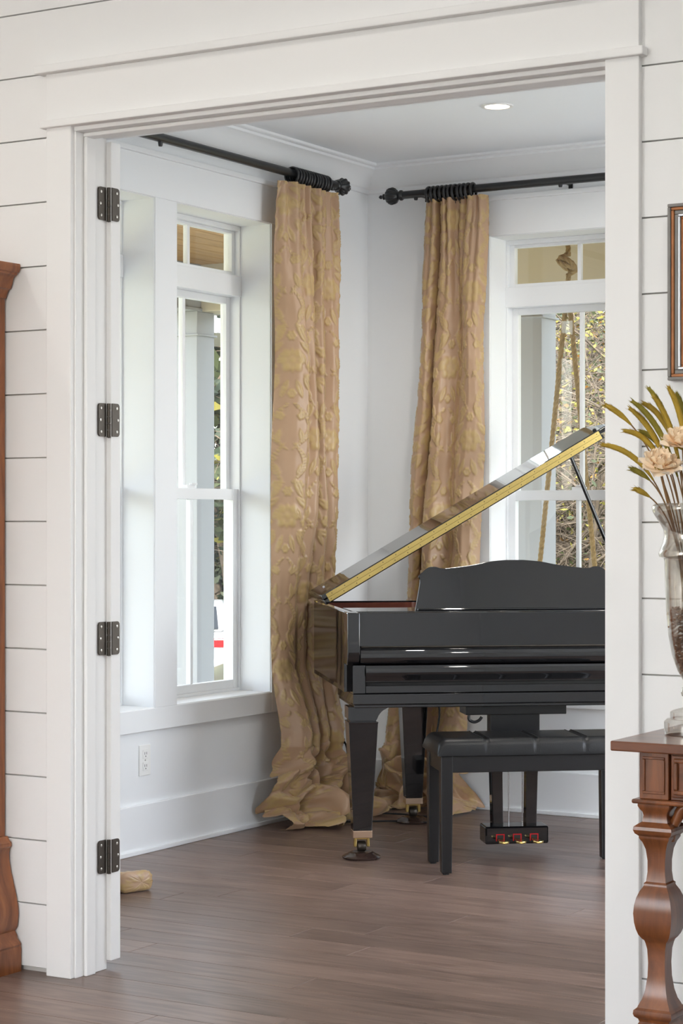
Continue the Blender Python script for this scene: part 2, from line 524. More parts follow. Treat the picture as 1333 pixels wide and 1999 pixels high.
# ---- piano room walls, ceiling
WT = .235
LW = [(5.84, 6.55), (6.685, 7.395)]                 # left-wall window openings (Y)
BW = [(-4.135, -3.42), (-3.285, -2.57)]             # back-wall window openings (X)
WZ0, WZ1 = .555, 2.575
wall_with_holes('wall_left', 'wall_cool', 'y', XL - WT, XL, YF2, YB + WT, ZC, [(a, b, WZ0, WZ1) for a, b in LW], 'white left wall of the piano room')
wall_with_holes('wall_back', 'wall_cool', 'x', YB, YB + WT, XL, XR, ZC, [(a, b, WZ0, WZ1) for a, b in BW], 'white back wall of the piano room')
wall_with_holes('wall_right', 'wall_cool', 'y', XR, XR + .15, YF2, YB + WT, ZC, [(6.15, 7.65, .56, 2.56)], 'white right wall of the piano room')  # unseen opening cut for the added fill lamp
struct(B(XL - WT, XR + .15, YF2, YB + WT, ZC, ZC + .15).build('ceiling', 'ceiling_white'), 'flat white ceiling of the piano room')

# crown moulding (profile: distance from the wall, height), mitred in the corner
prof = [(0, 2.808), (.012, 2.808), (.016, 2.812), (.016, 2.826), (.024, 2.832), (.030, 2.842), (.040, 2.862), (.056, 2.884), (.074, 2.899), (.088, 2.905), (.088, 2.916), (.104, 2.916), (.110, 2.92), (.110, ZC), (0, ZC)]
cm = MB()
path = [(XL, YF2 + .012), (XL, YB), (XR, YB), (XR, YF2 + .012)]
nrm = [[(1, 0)], [(1, -1)], [(-1, -1)], [(-1, 0)]]
vs = []
for (px, py), (n,) in zip(path, nrm):
    for d, z in prof:
        vs.append((px + n[0]*d, py + n[1]*d, z))
fs = []
n = len(prof)
for i in range(3):
    for k in range(n):
        k2 = (k + 1) % n
        fs.append((i*n+k, i*n+k2, (i+1)*n+k2, (i+1)*n+k))
cm.add(vs, fs)
struct(cm.build('trim_4', 'trim_cool', smooth=20), 'white crown moulding around the piano room ceiling')

# baseboards with shoe
def baseboard(name, M_box):
    o = struct(empty(name), 'tall white baseboard')
    for nm, a in M_box:
        B(*a).build(nm, 'trim_cool', o, bev=.003)
baseboard('baseboard_left', [('base_board', (XL, XL + .016, YF2 + .03, YB, 0, .191)), ('shoe_mould', (XL + .016, XL + .028, YF2 + .03, YB - .016, 0, .018))])
baseboard('baseboard_back', [('base_board', (XL + .016, XR, YB - .016, YB, 0, .191)), ('shoe_mould', (XL + .028, XR, YB - .028, YB - .016, 0, .018))])
baseboard('baseboard_right', [('base_board', (XR - .016, XR, YF2 + .03, YB - .016, 0, .191)), ('shoe_mould', (XR - .028, XR - .016, YF2 + .03, YB - .028, 0, .018))])

# ---- windows. Local frame: a along the wall, o outward, z up
def ML():   # left wall: a -> +Y, o -> -X
    return Matrix(((0, -1, 0, XL), (1, 0, 0, 0), (0, 0, 1, 0), (0, 0, 0, 1)))
def MBK():  # back wall: a -> +X, o -> +Y
    return Matrix(((1, 0, 0, 0), (0, 1, 0, YB), (0, 0, 1, 0), (0, 0, 0, 1)))
def window(idx, M, a0, a1, label):
    root = struct(empty('window_%d' % idx), label)
    def bx(name, mat, *b, bev=.002, parent=None):
        return MB().box(*b).xf(M).build(name, mat, parent or root, bev=bev)
    t = .009
    # reveal liner boards
    bx('reveal_board', 'trim_cool', a0, a0 + t, -.012, .225, WZ0, WZ1)
    bx('reveal_board', 'trim_cool', a1 - t, a1, -.012, .225, WZ0, WZ1)
    bx('reveal_board', 'trim_cool', a0 + t, a1 - t, -.012, .225, WZ1 - t, WZ1)
    bx('sill', 'trim_cool', a0 + t, a1 - t, -.012, .225, WZ0, WZ0 + t)
    b0, b1 = a0 + t, a1 - t
    # frame
    fw = .009
    bx('frame_stile', 'vinyl', b0, b0 + fw, .14, .222, WZ0 + t, WZ1 - t)
    bx('frame_stile', 'vinyl', b1 - fw, b1, .14, .222, WZ0 + t, WZ1 - t)
    bx('frame_head', 'vinyl', b0 + fw, b1 - fw, .14, .222, WZ1 - t - .02, WZ1 - t)
    bx('frame_sill', 'vinyl', b0 + fw, b1 - fw, .14, .225, WZ0 + t, WZ0 + t + .012)
    bx('transom_bar', 'vinyl', b0, b1, .135, .224, 2.262, 2.352)
    c0, c1 = b0 + fw, b1 - fw
    mid = (c0 + c1) / 2
    def sash(name, o0, o1, z0, z1, st, top, bot):
        s = bx(name, 'vinyl', c0, c0 + st, o0, o1, z0, z1)
        bx('stile', 'vinyl', c1 - st, c1, o0, o1, z0, z1, parent=s)
        bx('rail', 'vinyl', c0 + st, c1 - st, o0, o1, z1 - top, z1, parent=s)
        bx('rail', 'vinyl', c0 + st, c1 - st, o0, o1, z0, z0 + bot, parent=s)
        oc = (o0 + o1) / 2
        bx('muntin', 'vinyl', mid - .009, mid + .009, oc - .012, oc + .012, z0 + bot, z1 - top, parent=s, bev=.003)
        bx('pane', 'pane_glass', c0 + st, mid - .009, oc - .002, oc + .002, z0 + bot, z1 - top, parent=s, bev=0)
        bx('pane', 'pane_glass', mid + .009, c1 - st, oc - .002, oc + .002, z0 + bot, z1 - top, parent=s, bev=0)
    sash('transom_sash', .165, .200, 2.352, WZ1 - t - .02, .022, .012, .018)
    sash('upper_sash', .190, .222, 1.395, 2.262, .028, .030, .036)
    sash('lower_sash', .150, .184, WZ0 + t + .012, 1.432, .034, .046, .036)
    lk = bx('sash_lock', 'vinyl', mid - .03, mid + .03, .155, .19, 1.432, 1.446)
    bx('lock_lever', 'vinyl', mid - .008, mid + .035, .150, .165, 1.446, 1.454, parent=lk)
window(1, ML(), *LW[0], 'tall white sash window with transom beside the open door')
window(2, ML(), *LW[1], 'tall white sash window with transom beside the left curtain')
window(3, MBK(), *BW[0], 'white sash window with transom behind the piano lid')
window(4, MBK(), *BW[1], 'white sash window on the back wall hidden by the jamb')

def casing(name, M, lo, hi, mulls, label):
    """flat boards around a pair of openings, proud of the wall (negative o)"""
    root = struct(empty(name), label)
    def bx(nm, *b, bev=.002):
        MB().box(*b).xf(M).build(nm, 'trim_cool', root, bev=bev)
    p = -.018
    bx('casing_board', lo - .09, lo + .006, p, 0, .474, WZ1 - .006)
    bx('casing_board', hi - .006, hi + .09, p, 0, .474, WZ1 - .006)
    for m0, m1 in mulls:
        bx('mullion_board', m0 - .006, m1 + .006, p, 0, WZ0 + .006, WZ1 - .006)
    bx('head_board', lo - .09, hi + .09, p - .002, 0, WZ1 - .006, 2.726)
    bx('head_cap', lo - .105, hi + .105, p - .016, 0, 2.726, 2.748, bev=.004)
    bx('bottom_board', lo + .006, hi - .006, p, 0, .474, WZ0 + .006)
casing('trim_5', ML(), LW[0][0], LW[1][1], [(LW[0][1], LW[1][0])], 'flat white casing around the pair of left windows')
casing('trim_6', MBK(), BW[0][0], BW[1][1], [(BW[0][1], BW[1][0])], 'flat white casing around the back windows')

# ================================================================ DOOR (swung back flat against the inner wall) and hinges
door = struct(empty('door_1', (-3.612, 4.757, 0)), 'white panelled door swung fully open behind the jamb')
dy0, dy1 = -.001, .044
st = .11
def dbx(nm, x0, x1, ya, yb, z0, z1, parent=door, mat='trim_warm', bev=.002):
    return B(x0, x1, ya, yb, z0, z1).build(nm, mat, parent, bev=bev)
dbx('hinge_stile', -st, 0, dy0, dy1, .026, 2.398)
dbx('lock_stile', -.81, -.70, dy0, dy1, .026, 2.398)
for za, zb in ((.026, .25), (1.0, 1.12), (2.28, 2.398)):
    dbx('rail', -.70, -st, dy0, dy1, za, zb)
for za, zb in ((.25, 1.0), (1.12, 2.28)):
    dbx('panel', -.70, -st, dy0 + .014, dy1 - .014, za, zb)
kn = MB().lathe([(.026, 0), (.026, .006), (.010, .012), (.010, .035), (.024, .045), (.028, .058), (.020, .068), (.004, .07)], 20, (-.755, dy1, .95), 'y').build('knob', 'bronze', door, smooth=40)
for i, hz in enumerate((2.217, 1.592, .960, .329)):
    names = ['topmost aged bronze door hinge on the white jamb', 'aged bronze door hinge on the jamb second from the top',
             'aged bronze door hinge on the jamb third from the top', 'lowest dark door hinge on the white jamb near the floor']
    h = tag(empty('door_hinge', (-3.626, 4.752, hz)), names[i], 'hinge', 'hinges of the open door')
    hh = .048
    def leaf(y0, y1, rnd):
        yo, yi = (y0, y1) if rnd < 0 else (y1, y0)   # yo = outer (rounded) side
        s = 1 if yi > yo else -1
        r = .010
        pts = [(yi, -hh), (yi, hh)]
        for k in range(5):
            a = PI/2*k/4
            pts.append((yo + s*r - s*r*math.sin(a), hh - r + r*math.cos(a)))
        for k in range(5):
            a = PI/2*k/4
            pts.append((yo + s*r - s*r*math.cos(a), -hh + r - r*math.sin(a)))
        return MB().prism(pts, -.001, .003, 'x')
    x_off = .0
    l1 = leaf(-.040, -.006, -1).build('jamb_leaf', 'bronze', h)
    l2 = leaf(.006, .041, 1)
    l2.v = [(v[0] + .014, v[1], v[2]) for v in l2.v]
    l2 = l2.build('door_leaf', 'bronze', h)
    for k in range(5):
        MB().lathe([(.0055, 0), (.0055, .0185)], 14, (.009, 0, -hh + k*.0193)).build('knuckle', 'bronze', h, smooth=40)
    MB().lathe([(.002, -.004), (.0065, -.002), (.0065, 0)], 12, (.009, 0, -hh)).build('pin_tip', 'bronze', h, smooth=40)
    for (yy, zz, xx) in ((-.028, .034, .003), (-.031, 0, .003), (-.028, -.034, .003), (.028, .034, .017), (.033, 0, .017), (.028, -.034, .017)):
        MB().lathe([(.0042, 0), (.0042, .0012), (.002, .002)], 12, (xx, yy, zz), 'x').build('screw', 'screw', h, smooth=40)

# ---- wall outlet
ol = tag(empty('wall_outlet', (XL, 6.494, .36)), 'white double wall outlet below the left window', 'outlet')
B(0, .005, -.037, .037, -.06, .06).build('cover_plate', 'plastic_white', ol, bev=.002)
for zz in (-.024, .024):
    s = B(.005, .0075, -.017, .017, zz - .017, zz + .017).build('socket', 'plastic_white', ol, bev=.0015)
    for yy in (-.006, .006):
        B(.0073, .0079, yy - .0012, yy + .0012, zz - .002, zz + .008).build('slot', 'slot_dark', s)
    B(.0073, .0079, -.002, .002, zz - .011, zz - .006).build('slot', 'slot_dark', s)
MB().lathe([(.003, 0), (.003, .001)], 10, (.005, 0, 0), 'x').build('screw', 'screw', ol)

# ---- ceiling downlights of the piano room, and unseen fill lamps added in the near room
def downlight(loc, label, power, group):
    o = tag(empty('recessed_downlight', loc), label, 'ceiling light', group)
    ring = [(.046, -.001), (.050, -.006), (.062, -.006), (.064, -.001)]
    m = MB(); n = 36; vs = []
    for r_, h in ring:
        for k in range(n):
            w = 2*PI*k/n; vs.append((r_*math.cos(w), r_*math.sin(w), h))
    fs = []
    for i in range(4):
        for k in range(n):
            fs.append((i*n+k, ((i+1) % 4)*n+k, ((i+1) % 4)*n+(k+1) % n, i*n+(k+1) % n))
    m.add(vs, fs).build('trim_ring', 'plastic_white', o, smooth=50)
    MB().lathe([(.047, -.0035), (.047, -.001)], 36).build('lens', 'lamp_glow', o)
    l = area('downlight_lamp', (0, 0, -.012), (0, 0, 0), .09, .09, power, (1, .94, .86), 'DISK', 160)
    l.parent = o
    return o
downlight((-3.601, 7.237, ZC), 'round recessed ceiling light above the piano', 7, 'recessed lights in the ceilings')
downlight((-1.95, 7.237, ZC), 'round recessed ceiling light in the right part of the piano room', 7, 'recessed lights in the ceilings')
downlight((-1.95, 5.75, ZC), 'round recessed ceiling light behind the right casing', 7, 'recessed lights in the ceilings')
for lx, ly, nm in ((-4.6, 3.0, 'left front'), (-2.6, 3.0, 'middle front'), (-.6, 3.0, 'right front'), (-4.6, 0, 'left rear'), (-.6, 0, 'right rear')):
    downlight((lx, ly, NZ), 'added round fill light in the unseen near room ceiling, %s' % nm, 10, 'recessed lights in the ceilings')

# ================================================================ CURTAINS
def smooth(x, a, b):
    t = np.clip((x - a) / (b - a), 0, 1)
    return t*t*(3 - 2*t)

def motif_field(U, V):
    """woven floral ogee: ribbons with ladder stripes, bouquets and leaves. U, V in metres of cloth. Returns 0..1 relief"""
    TW, TH = .40, .66
    H = np.zeros_like(U)
    for shift_u, shift_v in ((0, 0), (TW/2, TH/2)):
        x = np.mod(U + shift_u + TW/2, TW) - TW/2
        v = np.mod(V + shift_v, TH)
        ax = np.abs(x)
        def put(val):
            np.maximum(H, val, out=H)
        # ribbon: an S that swings out from the axis, ladder-striped
        for (v0, v1, amp, base, wid) in ((.00, .20, .075, .012, .016), (.17, .34, .05, .018, .013)):
            tt = np.clip((v - v0)/(v1 - v0), 0, 1)
            xc = base + amp*np.sin(PI*tt)**1.2
            w = wid*(.35 + .65*np.sin(PI*np.clip(tt, .02, .98)))
            d = np.abs(ax - xc)
            inside = (v > v0) & (v < v1) & (d < w)
            stripe = .55 + .4*np.sin(2*PI*(v + .35*(ax - xc))/.0125)
            edge = smooth(d, w*.55, w*.85)
            put(np.where(inside, np.maximum(stripe*(1-edge), edge*.95), 0))
        # leaves: (x, v, length, width, angle from vertical)
        for (lx, lv, ln, wd, ang) in ((.045, .365, .10, .034, -.5), (.075, .43, .11, .036, -.95), (.03, .60, .09, .030, -.35),
                                      (.09, .56, .10, .034, -1.15), (.12, .35, .07, .026, -.2), (.135, .25, .075, .026, .5),
                                      (.115, .10, .06, .022, -.6), (.15, .14, .06, .022, .4), (.045, .28, .06, .02, .5), (.155, .47, .07, .026, .2)):
            ca, sa = math.cos(ang), math.sin(ang)
            for sx in (1,):
                p = (ax - lx); q = (v - lv)
                q = np.where(q > TH/2, q - TH, np.where(q < -TH/2, q + TH, q))
                l = (-sa*p + ca*q)/(ln/2); c = (ca*p + sa*q)/(wd/2)
                body = 1 - l*l - np.abs(c)
                rib = np.where(np.abs(c) < .12, -.35, 0) + .12*np.sin(9*l + 6*np.abs(c))
                put(np.where(body > 0, np.clip(body*3.2, 0, .85) + rib*np.clip(body*3, 0, 1), 0))
        # flowers: (x, v, r, petals)
        for (fx, fv, fr, pn) in ((0, .48, .062, 7), (.088, .505, .030, 6), (.0, .375, .024, 6), (.105, .435, .024, 5), (.16, .385, .020, 5), (.155, .02, .026, 6), (0, .62, .022, 5)):
            p = (ax - fx); q = (v - fv)
            q = np.where(q > TH/2, q - TH, np.where(q < -TH/2, q + TH, q))
            rr = np.sqrt(p*p + q*q)/fr; th = np.arctan2(q, p)
            pet = .80 + .20*np.abs(np.cos(pn*th/2))
            body = (pet - rr)
            ring = .18*np.cos(rr*11) + .14*np.cos(pn*th)*smooth(rr, .2, .5)
            put(np.where(body > 0, np.clip(body*4, 0, .8) + ring*np.clip(body*4, 0, 1), 0))
    return np.clip(H, 0, 1)

def value_noise(x, y, seed):
    r = np.random.RandomState(seed); T = r.rand(64, 64)
    xi = np.floor(x).astype(int); yi = np.floor(y).astype(int); fx = x - xi; fy = y - yi
    fx = fx*fx*(3-2*fx); fy = fy*fy*(3-2*fy)
    g = lambda a, b: T[a % 64, b % 64]
    return (g(xi, yi)*(1-fx) + g(xi+1, yi)*fx)*(1-fy) + (g(xi, yi+1)*(1-fx) + g(xi+1, yi+1)*fx)*fy

def cloth_object(name, P, parent, seed=0, relief=.0045, thick=True):
    """P: (nv, nu, 3) grid of points; displaced by the woven motif, linked as one mesh"""
    nv, nu, _ = P.shape
    du = np.linalg.norm(np.diff(P, axis=1), axis=2); dv = np.linalg.norm(np.diff(P, axis=0), axis=2)
    U = np.concatenate([np.zeros((nv, 1)), np.cumsum(du, axis=1)], 1)
    U = np.repeat(U.mean(axis=0)[None], nv, 0)
    V = np.concatenate([np.zeros((1, nu)), np.cumsum(dv, axis=0)], 0)
    V = np.repeat(V.mean(axis=1)[:, None], nu, 1)
    h = motif_field(U + .13*seed, V + .05)
    tu = np.gradient(P, axis=1); tv = np.gradient(P, axis=0)
    nrm = np.cross(tv, tu); nrm /= np.linalg.norm(nrm, axis=2, keepdims=True) + 1e-9
    wr = value_noise(U*14, V*9, seed + 3)*.004 + value_noise(U*40, V*30, seed + 7)*.0015
    Q = P + nrm*((h*relief + wr)[..., None])
    Q[..., 2] = np.maximum(Q[..., 2], .002)
    me = bpy.data.meshes.new(name)
    idx = np.arange(nv*nu).reshape(nv, nu)
    f = np.stack([idx[:-1, :-1], idx[1:, :-1], idx[1:, 1:], idx[:-1, 1:]], -1).reshape(-1, 4)
    me.vertices.add(nv*nu); me.vertices.foreach_set('co', Q.reshape(-1))
    me.loops.add(f.size); me.loops.foreach_set('vertex_index', f.reshape(-1).astype(np.int32))
    me.polygons.add(len(f)); me.polygons.foreach_set('loop_start', np.arange(0, f.size, 4, dtype=np.int32))
    me.update(calc_edges=True)
    a = me.attributes.new('motif', 'FLOAT', 'POINT'); a.data.foreach_set('value', h.reshape(-1).astype(np.float32))
    me.materials.append(MAT['brocade']); me.shade_smooth()
    o = bpy.data.objects.new(name, me); COL.objects.link(o)
    if parent: o.parent = parent
    return o

def interp_rows(t, keys, col):
    return np.interp(t, [k[0] for k in keys], [k[col] for k in keys])

def curtain(name_label, M, keys, folds, base_o, ztop, zfoot, spread, seed, nu=170, nv=620, group=None, flip=1, lump=.030, out=.13, flare=.10):
    """keys: rows of (z, a_left, a_right, fold depth, offset into the room). folds: list of (pos 0..1, depth) control points.
    Below zfoot the cloth lies on the floor and is pushed out by 'spread'."""
    root = tag(empty('curtain'), name_label, 'curtain', group)
    s = np.linspace(0, 1, nu)
    zl = np.linspace(0, 1, nv)
    L = ztop + spread
    ln = zl*L
    P = np.zeros((nv, nu, 3))
    fs_ = np.array(folds)
    # smooth fold curve
    xs = np.linspace(0, 1, nu)
    fc = np.interp(xs, fs_[:, 0], fs_[:, 1])
    k = np.exp(-np.linspace(-2, 2, 9)**2); k /= k.sum()
    fc = np.convolve(np.pad(fc, 4, mode='edge'), k, 'valid')
    small = .35*np.sin(2*PI*(xs*6.5 + .2)) + .3*np.sin(2*PI*(xs*10.3 + .6))
    kz = sorted(keys)
    for j in range(nv):
        z = ztop - ln[j]
        a0 = np.interp(z, [q[0] for q in kz], [q[1] for q in kz]); a1 = np.interp(z, [q[0] for q in kz], [q[2] for q in kz])
        dep = np.interp(z, [q[0] for q in kz], [q[3] for q in kz]); off = np.interp(z, [q[0] for q in kz], [q[4] for q in kz])
        topmix = float(np.clip((z - (ztop - .55))/.55, 0, 1))
        shape = fc*(1 - .35*topmix) + small*.55*topmix
        wob = .012*np.sin(3.1*z + 5*xs + seed)*(1 - topmix)
        a = a0 + (a1 - a0)*xs + .006*np.sin(7*z + 9*xs)
        o = off + dep*shape + wob
        nz_ = (value_noise(xs*7 + 3, np.full(nu, ln[j]*6), seed + 20) - .5)
        zz = np.full(nu, z)
        low = float(np.clip((zfoot - z)/zfoot, 0, 1)) if zfoot > 0 else 0
        if low > 0:
            o = o + nz_*.05*low
            a = a + (value_noise(xs*6 + 9, np.full(nu, ln[j]*8), seed + 31) - .5)*.06*low
        if z < zfoot:
            # bunching: more cloth than height, folded over itself, then lying on the floor
            q = (zfoot - z)/(zfoot + spread)
            ph = 2.2*np.sin(2*PI*(xs*1.4 + .1*seed)) + seed
            n2 = value_noise(xs*15 + 2, np.full(nu, ln[j]*16 + 4), seed + 41) - .5
            n3 = np.abs(value_noise(xs*9 + 5, np.full(nu, ln[j]*11), seed + 47) - .5)*2     # creased ridges
            env = min(1, 3.5*q)
            zz = zfoot*(1 - q)**1.15 + env*(1 - .55*q)*lump*(1.2*np.sin(2*PI*2.1*q + ph) + 2.4*nz_ + 1.5*n2 - 1.4*n3 + .5)
            o = o + env*(.036*np.sin(2*PI*1.7*q + ph + 1.2) + .09*nz_ + .05*n2 - .05*n3) + out*q**1.7*(.7 + .9*nz_)
            a = a + flare*(xs - .5)*q**1.6 + env*(.025*np.sin(2*PI*1.3*q + 7*xs) + .03*n2)
            zz = np.maximum(zz, .004 + .016*np.maximum(0, nz_ + .6*n2 + .3*np.sin(9*xs + seed)))
            o = np.maximum(o, .035)
        o = np.maximum(o, .022)
        P[j, :, 0] = a; P[j, :, 1] = -o; P[j, :, 2] = zz
    Rm = np.array(M)
    W = P @ Rm[:3, :3].T + Rm[:3, 3]
    if flip < 0:
        W = W[:, ::-1]
    cl = cloth_object('cloth', W, root, seed)
    return root

# left-wall curtain beside window 2 (z, y0, y1, fold depth, distance from wall)
kL = [(2.735, 7.30, 7.745, .045, .110), (2.5, 7.30, 7.745, .060, .110), (2.3, 7.31, 7.745, .070, .105), (1.98, 7.325, 7.745, .078, .105), (1.33, 7.335, 7.745, .075, .100),
      (.98, 7.34, 7.745, .050, .078), (.66, 7.34, 7.74, .050, .078), (.52, 7.335, 7.72, .07, .11), (.40, 7.325, 7.70, .08, .14), (.15, 7.30, 7.74, .07, .14), (0, 7.28, 7.78, .07, .13), (-1, 7.27, 7.80, .06, .13)]
foldsL = [(0, -.6), (.04, .1), (.10, .6), (.19, .95), (.27, .55), (.32, .5), (.38, .9), (.45, .75), (.485, .2), (.51, -1.0), (.54, -1.0), (.57, .1), (.63, .75), (.72, .5), (.78, .2), (.85, .7), (.93, .8), (1, -.4)]
cA = curtain('gold brocade curtain panel hanging beside the left window, puddled on the floor', ML(), kL, foldsL, 0, 2.735, .34, .34, 1, nu=190, nv=680, group='gold brocade curtains')
# back-wall curtain left of window 3
kB = [(2.74, -4.405, -4.10, .040, .105), (2.14, -4.43, -4.115, .050, .10), (1.80, -4.455, -4.125, .055, .10), (1.33, -4.495, -4.14, .058, .10), (.94, -4.52, -4.15, .060, .10),
      (.445, -4.60, -4.19, .05, .11), (.05, -4.66, -4.20, .05, .12), (-1, -4.68, -4.18, .05, .12)]
foldsB = [(0, -.3), (.05, .3), (.14, .55), (.19, .2), (.23, -.9), (.27, .3), (.33, .85), (.43, .95), (.50, .35), (.58, -.1), (.66, .2), (.72, .75), (.84, 1.0), (.95, .7), (1, -.3)]
cB = curtain('gold brocade curtain panel hanging on the back wall behind the piano', MBK(), kB, foldsB, 0, 2.74, .30, .30, 2, group='gold brocade curtains')
# third panel: hangs at the near end of the left wall, only its foot shows past the door
kC = [(2.735, 5.42, 5.80, .03, .105), (1.3, 5.40, 5.78, .04, .09), (.3, 5.36, 5.78, .05, .11), (0, 5.34, 5.76, .06, .12), (-1, 5.32, 5.74, .06, .12)]
cC = curtain('gold brocade curtain panel behind the open door, folded foot on the floor', ML(), kC, foldsL, 0, 2.735, .25, .2, 4, nu=110, nv=380, group='gold brocade curtains')
# its folded-over foot lying on the floor
nu_, nv_ = 90, 60
ss = np.linspace(0, 1, nu_); tt = np.linspace(0, 1, nv_)
Pf = np.zeros((nv_, nu_, 3))
for j, t in enumerate(tt):
    w = 2*PI*t
    cx = np.cos(w); cz = np.sin(w)
    hw = .075 + .012*np.sin(5*ss)
    hh = .030 + .012*np.cos(4*ss + 1) + .008*value_noise(ss*6, np.full(nu_, t*5), 3)
    cap = np.sqrt(np.clip((1 - ss)/.05, 0, 1)); ox = np.sign(cx)*np.abs(cx)**.5*hw*cap; oz = np.sign(cz)*np.abs(cz)**.6*hh*cap + .034
    # axis from the wall end towards the room
    x_ = -4.60 + ss*.33 + ox*.30; y_ = 5.66 + ss*.14 + ox*.95
    Pf[j, :, 0] = x_; Pf[j, :, 1] = y_; Pf[j, :, 2] = np.maximum(.004, oz)
cloth_object('folded_foot', Pf, cC, 6, .003)

# ---- rods, finials, rings, brackets
def rod(label, M, a_fin, a_end, sgn, o, z, brackets, pegs=()):
    """a_fin: end with the visible finial; sgn: direction from the rod to the finial tip along a"""
    root = tag(empty('curtain_rod'), label, 'curtain rod', 'black curtain rods')
    m = MB().tube([(a_end, -o, z), (a_fin, -o, z)], .018, 20).xf(M).build('pole', 'iron_black', root, smooth=50)
    for aa, s in ((a_fin, sgn), (a_end, -sgn)):
        prof = [(.018, 0), (.020, .002), (.024, .008), (.024, .014), (.018, .018), (.016, .024), (.022, .030), (.034, .040), (.040, .054), (.040, .064), (.034, .078), (.020, .088), (.010, .092), (.012, .097), (.014, .102), (.008, .107), (.005, .110), (.009, .115), (.008, .121), (.001, .128)]
        f = MB(); vs = []; n = 60
        for r_, h in prof:
            for k in range(n):
                w = 2*PI*k/n
                q = r_*(1 - .16*(.5 - .5*math.cos(12*w))) if .034 < h < .090 else r_
                vs.append((aa + s*h, -o + q*math.cos(w), z + q*math.sin(w)))
        fs = []
        for i in range(len(prof)-1):
            for k in range(n):
                fs.append((i*n+k, i*n+(k+1) % n, (i+1)*n+(k+1) % n, (i+1)*n+k))
        if s < 0: fs = [tuple(reversed(q)) for q in fs]
        f.add(vs, fs).xf(M).build('finial', 'iron_black', root, smooth=60)
    for aa in brackets:
        b = MB().box(aa - .010, aa + .010, -.006, 0, z - .022, z + .022).xf(M).build('bracket', 'iron_black', root, bev=.002)
        MB().box(aa - .006, aa + .006, -o + .016, -.006, z - .008, z + .006).xf(M).build('bracket_arm', 'iron_black', b, bev=.002)
        MB().lathe([(.006, -.028), (.008, -.026), (.010, -.018), (.010, -.014)], 14, (aa, -o, z)).xf(M).build('bracket_cradle', 'iron_black', b)
    for aa in pegs:
        MB().lathe([(.006, -.034), (.008, -.032), (.010, -.018), (.010, -.014)], 14, (aa, -o, z)).xf(M).build('set_screw', 'iron_black', root, smooth=40)
    return root
rod('black curtain rod with fluted finial above the left windows', ML(), 7.765, 5.40, 1, .11, 2.779, [5.6, 7.74], [6.45])
rod('black curtain rod with fluted finial above the back window', MBK(), -4.52, -2.2, -1, .11, 2.772, [-3.74, -4.455])
ORD = ['nearest', 'second', 'third', 'fourth', 'fifth', 'sixth', 'seventh', 'eighth', 'ninth', 'tenth', 'eleventh', 'twelfth', 'thirteenth']
def rings(M, a0, a1, n, o, z, label, group):
    rr = random.Random(3)
    R_, r_ = .0335, .0055
    me = None
    for i in range(n):
        a = a0 + (a1 - a0)*i/(n-1)
        root = tag(empty('curtain_ring', M @ Vector((a, -o, z - .009))), label % ORD[n - 1 - i if M[0][1] < 0 else i], 'curtain ring', group)
        m = MB(); vs = []; fs = []; na, nb = 28, 8
        for k in range(na):
            w = 2*PI*k/na
            for q in range(nb):
                p = 2*PI*q/nb
                e = R_ + r_*math.cos(p)
                vs.append((r_*math.sin(p)*1.3, e*math.cos(w), e*math.sin(w)))
        for k in range(na):
            for q in range(nb):
                fs.append((k*nb+q, ((k+1) % na)*nb+q, ((k+1) % na)*nb+(q+1) % nb, k*nb+(q+1) % nb))
        M3 = M.to_3x3().to_4x4() @ Matrix.Rotation(rr.uniform(-.09, .09), 4, 'Z')
        m.add(vs, fs).xf(M3).build('ring', 'iron_black', root, smooth=60)
        m2 = MB().tube([(0, 0, -R_ + .002), (0, 0, -R_ - .012), (0, .004, -R_ - .018), (0, .004, -R_ - .010)], .0017, 6).xf(M3).build('eye_hook', 'iron_black', root)
rings(ML(), 7.405, 7.675, 13, .11, 2.779, 'black curtain ring on the left rod, %s from its fluted finial', 'black rings on the left rod')
rings(MBK(), -4.385, -4.165, 11, .11, 2.772, 'black curtain ring on the back rod, %s from its fluted finial', 'black rings on the back rod')

# ================================================================ PIANO
TH = R(30.8 + 7.6)
PX, PY = -3.942, 6.701
MP = Matrix.Translation((PX, PY, 0)) @ Matrix.Rotation(TH, 4, 'Z')
piano = tag(empty('grand_piano', (PX, PY, 0), TH), 'glossy black baby grand piano with raised lid and closed key cover', 'piano')
W = 1.38; U0 = -.022; U1 = U0 + W; VL = 1.115
ZT = .948
def pb(name, mat, m, bev=.002, smooth=None, parent=piano):
    return m.build(name, mat, parent, bev=bev, smooth=smooth)
# outline of the case seen from above, counter-clockwise from the front left
def outline(ov=0.0, v0=.10):
    pts = [(U0 - ov, v0), ]
    right = [(U1 + ov, v0), (U1 + ov, .42)]
    bent = [(U1 + ov, .42), (U1 - .02 + ov, .52), (U1 - .10 + ov, .62), (U1 - .26 + ov, .74), (U1 - .45, .84 + ov), (U1 - .62, .93 + ov), (U1 - .78, 1.02 + ov), (U1 - .92, VL - .005 + ov), (U1 - 1.0, VL + ov)]
    sm = []
    for i in range(len(bent)-1):          # Catmull-Rom
        p0 = bent[max(i-1, 0)]; p1 = bent[i]; p2 = bent[i+1]; p3 = bent[min(i+2, len(bent)-1)]
        for k in range(5):
            t = k/5
            sm.append(tuple(.5*((2*p1[c]) + (-p0[c]+p2[c])*t + (2*p0[c]-5*p1[c]+4*p2[c]-p3[c])*t*t + (-p0[c]+3*p1[c]-3*p2[c]+p3[c])*t**3) for c in (0, 1)))
    sm.append(bent[-1])
    corner = [(U0 + .05 - ov, VL + ov), (U0 + .018 - ov, VL - .008 + ov), (U0 - ov, VL - .045 + ov)]
    return pts + [(U1 + ov, v0)] + sm + corner
